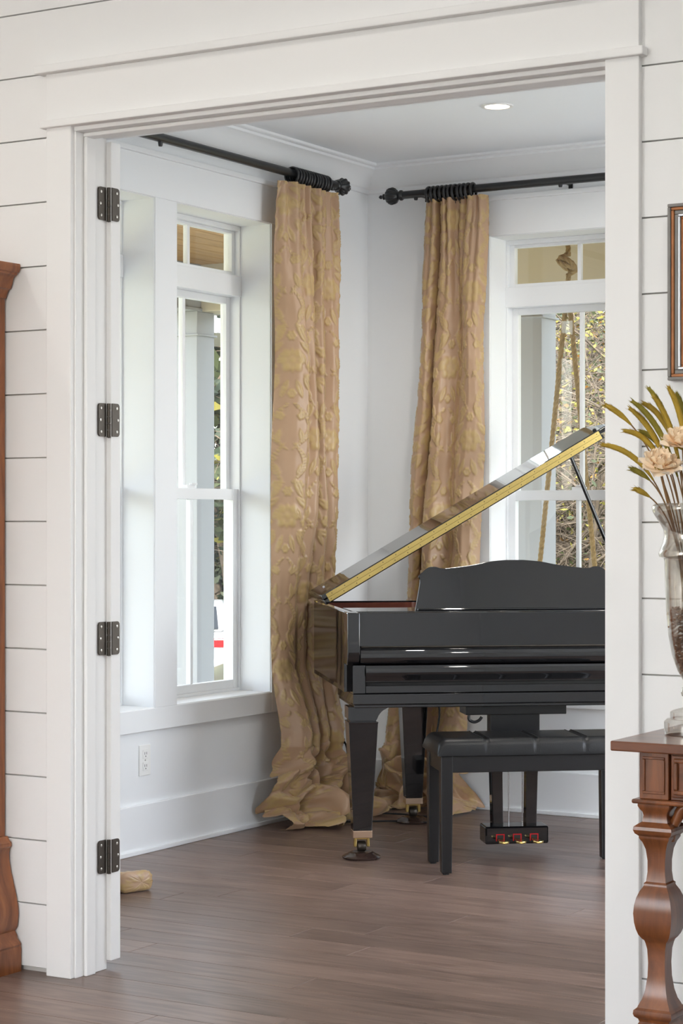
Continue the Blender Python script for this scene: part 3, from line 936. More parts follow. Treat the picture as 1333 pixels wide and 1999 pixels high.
def ring_wall(outer, th, z0, z1):
    n = len(outer); inner = []
    for i in range(n):
        a = Vector(outer[i-1]); b = Vector(outer[i]); c = Vector(outer[(i+1) % n])
        d1 = (b - a).normalized(); d2 = (c - b).normalized()
        nn = Vector((-d1.y, d1.x)) + Vector((-d2.y, d2.x))
        nn = nn.normalized() / max(.5, math.sqrt(max(.05, (1 + d1.dot(d2))/2)))
        inner.append(b + nn*th)
    m = MB(); vs = [(p[0], p[1], z) for z in (z0, z1) for p in outer] + [(p[0], p[1], z) for z in (z0, z1) for p in inner]
    fs = []
    for i in range(n):
        j = (i+1) % n
        fs += [(i, j, n+j, n+i), (2*n+j, 2*n+i, 3*n+i, 3*n+j), (n+i, n+j, 3*n+j, 3*n+i), (j, i, 2*n+i, 2*n+j)]
    return m.add(vs, fs), inner
oc = outline(0, .10)
m, inn = ring_wall(oc, .030, .655, ZT)
pb('rim', 'piano_black', m, .002, 30)
m, _ = ring_wall([(p[0], p[1]) for p in inn], .012, .70, ZT - .006)
pb('inner_rim', 'mahogany', m, 0, 30)
pb('bottom_board', 'piano_black', MB().prism(oc, .640, .657), 0)
pb('soundboard', 'soundboard', MB().prism([tuple(p) for p in inn], .80, .81), 0)
pb('iron_plate', 'plate_gold', MB().prism([(p[0]*.97 + .02, p[1]*.93 + .04) for p in inn], .815, .832), .003)
# arms (cheeks) with a curved nose
nose = [(.0, ZT), (.0, .80), (.004, .772), (.016, .754), (.034, .747), (.12, .747), (.12, ZT)]
for ua in (U0, U1 - .048):
    pb('arm', 'piano_black', MB().prism(nose, ua, ua + .048, 'x'), .004, 40)
    pb('key_block', 'piano_black', B(ua + .022 if ua < .5 else ua - .02, ua + .07 if ua < .5 else ua + .026, .012, .12, .638, .7475), .003)
# keyboard area: fallboard, hinged cover, key slip, keybed
F0, F1 = U0 + .049, U1 - .049
pb('fallboard', 'piano_black', B(F0, F1, .050, .115, .815, ZT - .002), .003)
pb('fallboard_hinge', 'bronze', MB().tube([(F0 + .01, .050, .8145), (F1 - .01, .050, .8145)], .003, 10), 0, 40)
cov = [(.050, .812), (.016, .806), (.006, .798), (.002, .784), (.003, .768), (.010, .756), (.020, .750), (.060, .750), (.060, .812)]
pb('key_cover', 'piano_black', MB().prism(cov, F0 + .001, F1 - .001, 'x'), .0015, 40)
K0, K1 = U0 + .071, U1 - .071
slip = [(.016, .7465), (.010, .738), (.006, .722), (.010, .705), (.022, .690), (.022, .682), (.10, .682), (.10, .7465)]
pb('key_slip_moulding', 'piano_black', MB().prism(slip, K0, K1, 'x'), .001, 40)
pb('key_slip', 'piano_black', B(K0, K1, .014, .10, .640, .668), .002)
pb('keyboard_shadow_gap', 'rubber', B(K0, K1, .060, .10, .668, .682), 0)
kb = pb('keybed', 'piano_black', B(U0 + .022, U1 - .022, .004, .46, .597, .638), .004)
pb('keybed_edge', 'piano_black', B(U0 + .026, U1 - .026, .008, .456, .585, .597), .003)
# music shelf and desk
pb('music_shelf', 'piano_black', B(F0, F1, .115, .52, ZT - .022, ZT - .004), .002)
DC = .680
half = [(-.394, 0), (-.372, .105), (-.376, .128), (-.354, .150), (-.334, .162), (-.310, .163), (-.285, .157), (-.245, .160), (-.165, .170), (-.100, .182), (-.035, .188)]
def cat(pts, nsub=5):
    out = []
    for i in range(len(pts)-1):
        p0 = pts[max(i-1, 0)]; p1 = pts[i]; p2 = pts[i+1]; p3 = pts[min(i+2, len(pts)-1)]
        for k in range(nsub):
            t = k/nsub
            out.append(tuple(.5*((2*p1[c]) + (-p0[c]+p2[c])*t + (2*p0[c]-5*p1[c]+4*p2[c]-p3[c])*t*t + (-p0[c]+3*p1[c]-3*p2[c]+p3[c])*t**3) for c in range(len(p1))))
    out.append(pts[-1])
    return out
hs = cat(half)
full = hs + [(-p[0], p[1]) for p in reversed(hs)]
full = [(p[0]*1.03, p[1]*1.07) for p in full]
dm = MB().prism(list(reversed(full)), 0, .016, 'y')
dm.xf(Matrix.Translation((DC, .215, ZT - .004)) @ Matrix.Rotation(R(-10), 4, 'X'))
pb('music_desk', 'piano_black', dm, .003, 30)
pb('desk_ledge', 'piano_black', B(DC - .40, DC + .40, .19, .232, ZT - .005, ZT + .006), .003)
# lid: main leaf and front leaf folded back on top of it, hinged on the left side
LA = R(30.5)
VFOLD = .56
MLID = Matrix.Translation((U0 - .004, 0, ZT + .010)) @ Matrix.Rotation(-LA, 4, 'Y')
lo = outline(.012, VFOLD)
lo = [p for p in lo if p[1] >= VFOLD - 1e-6]
xr = max(p[0] for p in lo if abs(p[1] - VFOLD) < .02)
def lidshift(ps): return [(p[0] - (U0 - .004), p[1]) for p in ps]
# front edge meets the bent side where v = VFOLD
edge_u = 1.30
lo2 = [(U0 - .012, VFOLD), (U0 - .012 + edge_u + .05, VFOLD)] + [p for p in outline(.012, .1) if p[1] > VFOLD + .02]
pb('lid', 'piano_black', MB().prism(lidshift(lo2), .0, .021).xf(MLID), .004, 30)
fl = [(U0 - .012, VFOLD), (U0 - .012 + W + .02, VFOLD), (U0 - .012 + W + .02, VFOLD + .44), (U0 - .012 + W, VFOLD + .46), (U0 + .01, VFOLD + .46), (U0 - .012, VFOLD + .44)]
pb('lid_front_leaf', 'piano_black', MB().prism(lidshift(fl), .0225, .0435).xf(MLID), .004, 30)
for z0, z1 in ((.0045, .0215), (.0225, .0395)):
    h = pb('piano_hinge_leaf', 'brass', B(.012, edge_u + .03, VFOLD - .0015, VFOLD + .002, z0, z1).xf(MLID), 0)
    for k in range(22):
        uu = .022 + k*.061 + (.014 if z0 > .02 else 0)
        MB().lathe([(.0018, 0), (.0018, .0008)], 8, (uu, VFOLD - .0022, (z0+z1)/2), 'y').xf(MLID).build('screw', 'bronze', h)
for vv in (.72, .95):
    pb('lid_hinge', 'brass', MB().tube([(U0 - .006, vv - .03, ZT + .006), (U0 - .006, vv + .03, ZT + .006)], .005, 10), 0, 50)
pb('lid_bumper', 'steel', MB().lathe([(.006, 0), (.006, .004), (.003, .006)], 14).xf(MLID @ Matrix.Translation((.045, VFOLD + .28, .0435))), 0, 40)
pb('lid_bumper', 'rubber', MB().lathe([(.008, 0), (.008, .006), (.004, .009)], 14).xf(MLID @ Matrix.Translation((edge_u + .03, VFOLD + .05, .0435))), 0, 40)
pt = MLID @ Vector((1.20, VFOLD + .10, 0))
pb('lid_prop', 'piano_black', MB().tube([(1.285, VFOLD + .12, ZT - .02), tuple(pt)], [.009, .008], 10), 0, 40)
# legs with brass ferrules and casters
def leg(u, v, top=.585):
    lg = MB(); secs = [(.012, .105, .056), (.0, .0, 0)]
    zs = [(.108, .0355), (.40, .050), (.520, .056), (.528, .058), (.5285, .050), (.535, .050)]
    vs = []
    for z, h in zs:
        vs += [(u-h, v-h, z), (u+h, v-h, z), (u+h, v+h, z), (u-h, v+h, z)]
    fs = [(3, 2, 1, 0)]
    for i in range(len(zs)-1):
        for k in range(4):
            fs.append((i*4+k, i*4+(k+1) % 4, i*4+4+(k+1) % 4, i*4+4+k))
    e = (len(zs)-1)*4; fs.append((e, e+1, e+2, e+3))
    L_ = pb('leg', 'piano_black', lg.add(vs, fs), .002)
    # scroll bracket under the keybed
    br = cat([(u + .050, .533), (u + .054, .540), (u + .060, .553), (u + .072, .568), (u + .088, .578), (u + .098, .584)]) + [(u + .098, top + .001), (u - .058, top + .001), (u - .058, .540), (u - .050, .533)]
    MB().prism(br, v - .052, v + .052, 'y').build('leg_bracket', 'piano_black', L_, bev=.002)
    fr = B(u - .037, u + .037, v - .037, v + .037, .082, .110).build('ferrule', 'brass_pale', L_, bev=.002)
    ca = MB().box(u - .030, u - .020, v - .014, v + .014, .045, .082).box(u + .020, u + .030, v - .014, v + .014, .045, .082).box(u - .020, u + .020, v - .014, v + .014, .073, .082).build('caster_fork', 'brass', L_, bev=.002)
    MB().lathe([(.006, -.017), (.018, -.016), (.021, -.012), (.021, .012), (.018, .016), (.006, .017)], 24, (u, v, .046), 'x').build('caster_wheel', 'bronze', L_, smooth=40)
    c = MP @ Vector((u, v, 0))
    return c
cups = []
cups.append(leg(.045, .10)); cups.append(leg(U1 - .067, .10)); cups.append(leg(.395, .985, .640))
for c, lb in zip(cups, ('round brown caster cup under the front left piano leg', 'round brown caster cup under the front right piano leg', 'round dark caster cup under the rear piano leg')):
    t = MB().lathe([(.060, 0), (.073, .002), (.075, .008), (.066, .014), (.058, .017), (.050, .022), (.042, .026), (.034, .026), (.030, .0245), (.001, .0245)], 40, (0, 0, 0)).build('caster_cup', 'cup_brown', smooth=50)
    t.location = (c.x, c.y, 0)
    tag(t, lb, 'caster cup', 'caster cups under the piano legs')
# pedal lyre
LU, LV = .655, .14
pb('lyre_plate', 'bench_black', B(LU - .20, LU + .20, LV - .03, LV + .10, .543, .586), .003)
pb('lyre_block', 'bench_black', B(LU - .098, LU + .098, LV - .01, LV + .06, .470, .544), .003)
for s in (-1, 1):
    x0 = LU + s*.066
    post = MB(); zs = [(.090, .021, 0), (.300, .0225, s*.004), (.472, .030, s*.008)]
    vs = []
    for z, h, dx in zs:
        vs += [(x0+dx-h, LV, z), (x0+dx+h, LV, z), (x0+dx+h, LV+.05, z), (x0+dx-h, LV+.05, z)]
    fs = [(3, 2, 1, 0)] + [(i*4+k, i*4+(k+1) % 4, i*4+4+(k+1) % 4, i*4+4+k) for i in range(2) for k in range(4)] + [(8, 9, 10, 11)]
    pb('lyre_post', 'piano_black', post.add(vs, fs), .003)
for uu in (-.018, .036):
    pb('pedal_rod', 'steel', MB().tube([(LU + uu, LV + .025, .090), (LU + uu, LV + .025, .471)], .0028, 8), 0, 50)
bxp = [(LU - .125, LV - .045), (LU + .125, LV - .045), (LU + .125, LV + .07), (LU - .125, LV + .07)]
pbx = pb('pedal_box', 'piano_black', B(LU - .125, LU + .125, LV - .045, LV + .07, .042, .110), .006)
for i, uu in enumerate((-.067, 0, .067)):
    fr = MB().box(uu-.017, uu+.017, -.001, .001, .024, .028).box(uu-.017, uu-.013, -.001, .001, .0, .024).box(uu+.013, uu+.017, -.001, .001, .0, .024)
    fr.xf(Matrix.Translation((LU, LV - .0462, .054))).build('pedal_felt', 'felt_red', pbx)
    B(uu-.013, uu+.013, -.0004, .0004, .0, .024).xf(Matrix.Translation((LU, LV - .0458, .054))).build('pedal_slot', 'rubber', pbx)
    p = []
    tip = [(-.010, .03), (-.010, -.03), (-.019, -.055), (-.020, -.075), (-.012, -.090), (0, -.094), (.012, -.090), (.020, -.075), (.019, -.055), (.010, -.03), (.010, .03)]
    MB().prism([(LU + uu + q[0], LV - .045 + q[1]) for q in tip], .056, .066).build('pedal', 'brass', pbx, bev=.003)
pb('headphone_hook', 'iron_black', MB().tube(cat([(LU - .185, LV - .02, .545), (LU - .185, LV - .02, .525), (LU - .165, LV - .02, .515), (LU - .145, LV - .02, .522), (LU - .135, LV - .02, .535)]), .006, 8), 0, 60)

# ---- cables
def wp(u, v, z): return tuple(MP @ Vector((u, v, z)))
cab = cat([wp(.44, .75, .64), wp(.47, .76, .50), wp(.46, .78, .36), wp(.50, .80, .22), wp(.46, .80, .10), wp(.50, .84, .012), wp(.44, .92, .008), wp(.30, .98, .008), wp(.12, .98, .008), wp(.02, 1.02, .008)], 6)
tag(MB().tube(cab, .0042, 8).build('piano_power_cord', 'rubber', smooth=60), 'black power cord hanging from under the piano to the floor', 'cord')
cab2 = cat([(-4.735, 7.88, .31), (-4.68, 7.87, .31), (-4.655, 7.86, .26), (-4.66, 7.86, .16), (-4.64, 7.84, .06), (-4.60, 7.82, .010), (-4.50, 7.83, .008), (-4.36, 7.86, .008), (-4.22, 7.84, .008)], 6)
tag(MB().tube(cab2, .004, 8).build('power_cord', 'rubber', smooth=60), 'black cord plugged into the wall beside the left curtain', 'cord')
plug = tag(empty('plug_tag', (-4.70, 7.87, .31)), 'white paper tag on the plug beside the left curtain', 'tag')
MB().box(-.03, .02, -.014, .014, -.012, .012).build('plug_body', 'rubber', plug, bev=.003)
MB().box(.0, .001, .006, .032, -.07, -.005).xf(Matrix.Rotation(R(-18), 4, 'X')).build('paper', 'paper_tag', plug)
cab3 = cat([(-4.42, 8.03, .012), (-4.36, 8.02, .012), (-4.22, 8.02, .012), (-4.10, 8.05, .011), (-4.02, 8.08, .012)], 5)

# ================================================================ BENCH
BU0, BU1, BV0, BV1 = .262, 1.005, -.335, -.020
bench = tag(empty('piano_bench', MP @ Vector((0, 0, 0)), TH + R(.6)), 'black piano bench with tufted leather seat and straight legs', 'bench')
def bb(name, mat, m, bev=.003, smooth=None, parent=bench): return m.build(name, mat, parent, bev=bev, smooth=smooth)
lw = .044
for u in (BU0 + .014, BU1 - .014 - lw):
    for v in (BV0 + .012, BV1 - .012 - lw):
        lgm = MB(); zs = [(.006, .006), (.30, .0), (.436, .0)]; vs = []
        for z, t in zs:
            uo = t if u > .5 else 0
            vs += [(u + t*.5, v + t*.5, z), (u + lw - t*.5, v + t*.5, z), (u + lw - t*.5, v + lw - t*.5, z), (u + t*.5, v + lw - t*.5, z)]
        fs = [(3, 2, 1, 0)] + [(i*4+k, i*4+(k+1) % 4, i*4+4+(k+1) % 4, i*4+4+k) for i in range(2) for k in range(4)] + [(8, 9, 10, 11)]
        L_ = bb('leg', 'bench_black', lgm.add(vs, fs), .003)
        MB().lathe([(.012, 0), (.012, .007)], 12, (u + lw/2, v + lw/2, 0)).build('glide', 'rubber', L_)
lx0, lx1 = BU0 + .014 + lw, BU1 - .014 - lw
bb('front_rail', 'bench_black', B(lx0, lx1, BV0 + .016, BV0 + .038, .374, .436))
bb('back_rail', 'bench_black', B(lx0, lx1, BV1 - .038, BV1 - .016, .374, .436))
for u in (BU0 + .018, BU1 - .018 - .022):
    bb('side_rail', 'bench_black', B(u, u + .022, BV0 + .012 + lw, BV1 - .012 - lw, .374, .436))
nu_, nv_ = 120, 50
vs = []; fs = []
for layer in (0, 1):
    for j in range(nv_):
        for i in range(nu_):
            s = i/(nu_-1); t = j/(nv_-1)
            eu = min(s, 1-s)*(BU1-BU0); ev = min(t, 1-t)*(BV1-BV0)
            e = min(eu, ev)
            r = .045
            k = 1 - max(0, 1 - eu/r)**2.4; k2 = 1 - max(0, 1 - ev/r)**2.4
            h = .052*math.sqrt(max(0, k*k2))
            for q in (.25, .5, .75):
                h -= .0055*math.exp(-((s-q)*(BU1-BU0)/.007)**2)
            z = .437 + (.010 + h if layer else 0)
            vs.append((BU0 + s*(BU1-BU0), BV0 + t*(BV1-BV0), z))
nn_ = nu_*nv_
for j in range(nv_-1):
    for i in range(nu_-1):
        a = j*nu_+i
        fs.append((nn_+a, nn_+a+1, nn_+a+nu_+1, nn_+a+nu_)); fs.append((a+nu_, a+nu_+1, a+1, a))
for i in range(nu_-1):
    fs.append((i, i+1, nn_+i+1, nn_+i)); b_ = (nv_-1)*nu_+i; fs.append((b_+1, b_, nn_+b_, nn_+b_+1))
for j in range(nv_-1):
    a = j*nu_; fs.append((a+nu_, a, nn_+a, nn_+a+nu_)); b_ = j*nu_+nu_-1; fs.append((b_, b_+nu_, nn_+b_+nu_, nn_+b_))
cush = bb('seat_cushion', 'leather', MB().add(vs, fs), 0, 70)
for q in (.25, .5, .75):
    for dq in (-.012, .012):
        pts = []
        for j in range(25):
            t = j/24; ev = min(t, 1-t)*(BV1-BV0)
            k2 = 1 - max(0, 1 - ev/.045)**2.4
            pts.append((BU0 + q*(BU1-BU0) + dq, BV0 + t*(BV1-BV0), .4475 + .052*math.sqrt(max(0, k2))))
        MB().tube(pts, .0011, 5).build('stitching', 'rubber', cush)

# ================================================================ NEAR ROOM FURNITURE
# ---- tall cabinet at the left, its right side flush to the shiplap wall
CX1 = -3.884; CX0 = CX1 - 1.15; CYB = YF - .008; CYF = CYB - .46
cab_ = tag(empty('tall_cabinet', (0, 0, 0)), 'tall brown wooden cabinet with cornice standing against the shiplap wall at left', 'cabinet')
def cb(name, mat, m, bev=.002, smooth=None, parent=cab_): return m.build(name, mat, parent, bev=bev, smooth=smooth)
cb('body', 'cabinet_wood', B(CX0, CX1, CYF, CYB, .37, 1.95))
def cab_mould(name, prof, smooth=35):
    """profile of (outward, z) swept round left side, front and right side"""
    m = MB(); vs = []; n = len(prof)
    for (px, py, nx, ny) in ((CX0, CYB, -1, 0), (CX0, CYF, -1, -1), (CX1, CYF, 1, -1), (CX1, CYB, 1, 0)):
        for d, z in prof: vs.append((px + nx*d, py + ny*d, z))
    fs = []
    for i in range(3):
        for k in range(n):
            k2 = (k+1) % n
            fs.append((i*n+k, i*n+n+k, i*n+n+k2, i*n+k2))
    fs += [tuple(range(n)), tuple(reversed(range(3*n, 4*n)))]
    return cb(name, 'cabinet_wood', m.add(vs, fs), 0, smooth)
cab_mould('cornice', [(-.05, 1.945), (.004, 1.945), (.006, 1.953), (.012, 1.965), (.016, 1.970), (.022, 1.972), (.026, 1.984), (.030, 2.000), (.036, 2.008), (.044, 2.011), (.046, 2.016), (.052, 2.018), (.056, 2.026), (.057, 2.036), (.055, 2.042), (-.05, 2.042)])
cb('top_board', 'cabinet_wood', B(CX0 - .03, CX1 + .03, CYF - .03, CYB, 2.030, 2.041), 0)
cab_mould('waist_mould', [(-.02, .352), (.018, .352), (.024, .358), (.024, .368), (.016, .374), (.010, .386), (-.02, .386)])
cab_mould('base_bombe', [(-.02, .114), (.036, .114), (.044, .124), (.048, .140), (.050, .165), (.048, .188), (.042, .215), (.032, .250), (.022, .285), (.016, .315), (.015, .338), (.018, .353), (-.02, .353)])
cab_mould('plinth', [(-.02, 0), (.060, 0), (.060, .066), (.058, .072), (.060, .078), (.054, .086), (.046, .094), (.044, .104), (.036, .115), (-.02, .115)])
mid = (CX0 + CX1)/2
for i, (x0, x1) in enumerate(((CX0 + .03, mid - .002), (mid + .002, CX1 - .03))):
    d = cb('door', 'cabinet_wood', B(x0, x0 + .07, CYF - .02, CYF, .42, 1.92))
    cb('door_stile', 'cabinet_wood', B(x1 - .07, x1, CYF - .02, CYF, .42, 1.92), parent=d)
    for za, zb in ((.42, .50), (1.1, 1.17), (1.84, 1.92)):
        cb('door_rail', 'cabinet_wood', B(x0 + .07, x1 - .07, CYF - .02, CYF, za, zb), parent=d)
    for za, zb in ((.50, 1.1), (1.17, 1.84)):
        cb('door_panel', 'cabinet_wood', B(x0 + .07, x1 - .07, CYF - .009, CYF, za, zb), parent=d)
    xk = x1 - .035 if i == 0 else x0 + .035
    MB().lathe([(.012, -.024), (.015, -.018), (.008, -.010), (.006, 0)], 16, (xk, CYF - .02, 1.2), 'y').build('knob', 'bronze', d, smooth=40)

# ---- console table at the right
TX0, TX1, TY0, TY1, TZ = -1.796, -.42, 4.163, YF - .012, .82
tab = tag(empty('console_table', (TX0, TY0, 0)), 'carved brown wooden console table with turned square legs at right', 'table')
def tb(name, mat, m, bev=.002, smooth=None, parent=tab):
    m.v = [(v[0] - TX0, v[1] - TY0, v[2]) for v in m.v]
    return m.build(name, mat, parent, bev=bev, smooth=smooth)
tb('table_top', 'table_wood', B(TX0, TX1, TY0, TY1, TZ - .022, TZ), .003)
lc = .034
LXA, LXB, LYA, LYB = TX0 + .086, TX1 - .115, TY0 + .075, TY1 - .055
# apron with drawers
tb('apron_front', 'table_wood', B(LXA + .036, LXB - .036, LYA - .026, LYA - .006, .692, TZ - .022))
tb('apron_back', 'table_wood', B(LXA, LXB, LYB - .01, LYB + .01, .692, TZ - .022))
for x in (LXA, LXB):
    tb('apron_side', 'table_wood', B(x - .01, x + .01, LYA + .036, LYB - .036, .692, TZ - .022))
tb('apron_moulding', 'leg_wood', B(LXA - .048, LXB + .048, LYA - .048, LYA - .010, .682, .692), .004)
for x in (LXA, LXB):
    tb('apron_moulding', 'leg_wood', B(x - .048, x + .048, LYA - .010, LYB + .045, .682, .692), .004)
dw = (LXB - LXA - .10)/2
for i in range(2):
    x0 = LXA + .042 + i*(dw + .012); x1 = x0 + dw
    d = tb('drawer', 'table_wood', B(x0, x1, LYA - .036, LYA - .026, .700, TZ - .028), .002)
    for (a, b, c, e) in ((x0 + .006, x1 - .006, .706, .716), (x0 + .006, x1 - .006, TZ - .044, TZ - .034), (x0 + .006, x0 + .016, .716, TZ - .044), (x1 - .016, x1 - .006, .716, TZ - .044)):
        tb('drawer_moulding', 'leg_wood', B(a, b, LYA - .044, LYA - .036, c, e), .003, parent=d)
    tb('drawer_knob', 'bronze', MB().lathe([(.012, -.026), (.016, -.018), (.007, -.010), (.006, 0)], 16, ((x0 + x1)/2, LYA - .036, .75), 'y'), 0, 40, parent=d)
lp = [(.0, .046), (.020, .048), (.030, .046), (.052, .040), (.056, .030), (.060, .024), (.095, .022), (.135, .026), (.150, .032), (.162, .036), (.170, .042), (.178, .044), (.190, .043), (.196, .037), (.202, .034),
      (.208, .036), (.214, .043), (.220, .045), (.228, .044), (.233, .038), (.238, .036), (.250, .030), (.27, .0245), (.30, .0205), (.33, .0195), (.36, .021), (.374, .024), (.380, .026),
      (.384, .030), (.393, .036), (.405, .0400), (.420, .0430), (.440, .0445), (.458, .0430), (.474, .0395), (.488, .034), (.497, .0285), (.501, .0265), (.506, .0265), (.509, .023), (.53, .0205), (.555, .0205), (.58, .0235), (.596, .029), (.602, .033),
      (.606, .035), (.610, .035), (.616, .042), (.624, .045), (.631, .044), (.637, .036), (.641, .030), (.655, .027), (.663, .029), (.670, .034), (.676, .037), (.682, .037)]
lp = [(z, r) for z, r in lp if z >= 0]
for x in (LXA, LXB):
    for yy in (LYA, LYB):
        prof = [(r, z) for z, r in lp]
        m = MB(); vs = []
        for r_, z in prof: vs += [(x - r_, yy - r_, z), (x + r_, yy - r_, z), (x + r_, yy + r_, z), (x - r_, yy + r_, z)]
        fs = [(3, 2, 1, 0)] + [(i*4+k, i*4+(k+1) % 4, i*4+4+(k+1) % 4, i*4+4+k) for i in range(len(prof)-1) for k in range(4)]
        e = (len(prof)-1)*4; fs.append((e, e+1, e+2, e+3))
        L_ = tb('leg', 'leg_wood', m.add(vs, fs), 0, 28)
        blk = tb('leg_block', 'leg_wood', B(x - .034, x + .034, yy - .034, yy + .034, .692, TZ - .022), .002, parent=L_)
        s = -1 if yy == LYA else 1
        for (a, b, c, e) in ((-.026, .026, .704, .710), (-.026, .026, .780, .786), (-.026, -.020, .710, .780), (.020, .026, .710, .780)):
            tb('block_moulding', 'leg_wood', B(x + a, x + b, yy + s*.034, yy + s*.038, c, e), .0015, parent=blk)
        # scrolled corner bracket
        dx = 1 if x == LXA else -1
        sc = []
        for k in range(26):
            w = k/25*2.3*PI; rr_ = .026*(1 - k/25*.75)
            sc.append((x + dx*(.070 - rr_*math.cos(w)), yy, .655 + rr_*math.sin(w)))
        arc = [(x + dx*.030, yy, .640), (x + dx*.036, yy, .648)]
        tb('scroll_bracket', 'leg_wood', MB().tube(cat([(x + dx*.024, yy, .600), (x + dx*.030, yy, .63)], 3) + sc, [.012]*4 + [.012*(1 - .6*k/25) for k in range(26)], 8), 0, 60, parent=L_)
tb('stretcher', 'leg_wood', B(LXA + .04, LXB - .04, LYB - .02, LYB + .02, .165, .20), .004)
for x in (LXA, LXB):
    tb('stretcher', 'leg_wood', B(x - .018, x + .018, LYA + .04, LYB - .04, .165, .20), .004)

# ---- vase on the table
VX, VY = -1.683, 4.366
vase = tag(empty('vase', (VX, VY, TZ)), 'tall silvered glass urn vase with dried flowers on the console table', 'vase')
vp = [(.058, 0), (.063, .003), (.064, .030), (.058, .036), (.050, .038), (.050, .052), (.044, .056), (.022, .062), (.013, .074), (.012, .080), (.024, .088), (.027, .097), (.024, .106), (.013, .114), (.013, .118)]
MB().lathe(vp, 48).build('foot', 'mercury_glass', vase, smooth=35)
cup = [(.014, .117), (.022, .124), (.034, .145), (.046, .180), (.054, .225), (.059, .280), (.0615, .340), (.063, .392), (.065, .398), (.074, .401), (.076, .408), (.072, .418), (.066, .434), (.063, .448), (.065, .462), (.074, .478), (.084, .492), (.090, .504), (.091, .514), (.086, .521)]
inr = [(r - .003, h + .001) for r, h in reversed(cup)]
m = MB(); n = 56; vs = []; allp = cup + inr
for r_, h in allp:
    for k in range(n):
        w = 2*PI*k/n; vs.append((r_*math.cos(w), r_*math.sin(w), h))
fs = []
for i in range(len(allp)-1):
    for k in range(n):
        fs.append((i*n+k, i*n+(k+1) % n, (i+1)*n+(k+1) % n, (i+1)*n+k))
m.add(vs, fs).build('bowl', 'mercury_glass', vase, smooth=50)
rng = random.Random(8)
m = MB()
for k in range(620):     # dried moss filling, only ever seen as one mass
    h = rng.uniform(.14, .285); rmax = np.interp(h, [.125, .18, .225, .285], [.018, .040, .048, .053])
    w = rng.uniform(0, 2*PI); r_ = rmax*math.sqrt(rng.random())
    c = Vector((r_*math.cos(w), r_*math.sin(w), h))
    d = Vector((rng.uniform(-1, 1), rng.uniform(-1, 1), rng.uniform(-.6, .6))).normalized()*.008
    m.tube([c - d, c + Vector((rng.uniform(-.003, .003), rng.uniform(-.003, .003), rng.uniform(-.003, .003))), c + d], .0022, 4)
tag(m.build('moss_filling', 'moss', vase), kind='stuff')

# ---- dried stems standing in the vase
def bez(p0, p1, p2, n=14):
    out = []
    for i in range(n+1):
        t = i/n
        out.append(tuple((1-t)**2*a + 2*t*(1-t)*b + t*t*c for a, b, c in zip(p0, p1, p2)))
    return out
def foxtail(tip, bend, head_from, mat, label, r=.0055):
    """stem from the vase with a bristly seed head at its end; tip/bend relative to the vase axis at table height"""
    ux, uy = (.859, .512)   # along the wall-facing view of the bouquet
    base = (rng.uniform(-.02, .02), rng.uniform(-.02, .02), .30)
    root = tag(empty('dried_grass', (VX, VY, TZ)), label, 'dried grass', 'dried grasses in the vase')
    pts = bez(base, bend, tip, 22)
    k = int(22*head_from)
    MB().tube(pts[:k+1], [.0016]*(k+1), 6).build('stem', 'stem_brown', root, smooth=60)
    hp = pts[k:]
    nh = len(hp)
    h = MB()
    rad = [r*min(1, .35 + 1.6*min(i/(nh-1), (1-i/(nh-1))*1.3 + .12)) for i in range(nh)]
    h.tube(hp, rad, 9)
    for i in range(nh*16):                   # bristles
        t = rng.random()*(nh-1.001); j = int(t); f = t - j
        p = Vector(hp[j]).lerp(Vector(hp[j+1]), f); dr = (Vector(hp[j+1]) - Vector(hp[j])).normalized()
        q = Vector((rng.gauss(0, 1), rng.gauss(0, 1), rng.gauss(0, 1))); q = (q - dr*q.dot(dr)).normalized()
        rr_ = rad[j]
        a = p + q*rr_*.8; b = p + q*rr_*1.35 + dr*.010; s = dr.cross(q)*.0012
        h.add([a - s, a + s, b], [(0, 1, 2)])
    h.build('seed_head', mat, root, smooth=70)
    return root
def cp(px, z, out=0.0):
    """place in the bouquet: px metres to the right of the vase axis as seen from the front left, out towards the room"""
    return (px*.859 + out*.512, px*.512 - out*.859, z)
gr = [(-.200, .655, -.10, .62, .55, 'grass_gold', 'golden dried grass head drooping farthest left at mid height, tip over the casing'),
      (-.196, .745, -.12, .66, .80, 'grass_gold', 'short golden grass head arching over the casing at upper left'),
      (-.155, .685, -.07, .66, .55, 'grass_gold', 'golden dried grass bending left above the cream flowers'),
      (-.145, .735, -.07, .64, .50, 'grass_gold', 'thick golden dried grass head leaning left, upper pair lower one'),
      (-.142, .750, -.05, .66, .48, 'grass_green', 'thick olive dried grass head leaning left, upper pair upper one'),
      (-.115, .685, -.04, .65, .72, 'grass_green', 'short olive dried grass head pointing left in the middle'),
      (-.110, .748, -.03, .70, .62, 'grass_gold', 'pale gold grass head just above the middle of the bouquet'),
      (-.100, .782, -.02, .66, .52, 'grass_green', 'tall olive dried grass crossing in front of the picture frame'),
      (-.090, .760, -.01, .64, .50, 'grass_gold', 'tall golden dried grass below the picture frame corner'),
      (-.060, .780, .00, .68, .50, 'grass_gold', 'upright golden dried grass above the upper cream flower'),
      (-.030, .770, .00, .70, .50, 'grass_green', 'upright olive dried grass on the right side of the vase'),
      (.06, .76, .01, .68, .5, 'grass_gold', 'golden dried grass leaning right over the console table'),
      (-.140, .600, -.08, .55, .80, 'grass_green', 'short olive grass head beside the lower cream flower'),
      (-.135, .555, -.06, .50, .85, 'grass_gold', 'thin golden grass tip under the lower cream flower')]
for i, (px, z, bx_, bz, hf, mt, lb) in enumerate(gr):
    o = (i % 5 - 2)*.018
    foxtail(cp(px, z, o), cp(bx_*.45, bz + .02, o*.6), hf, mt, lb, .0065)
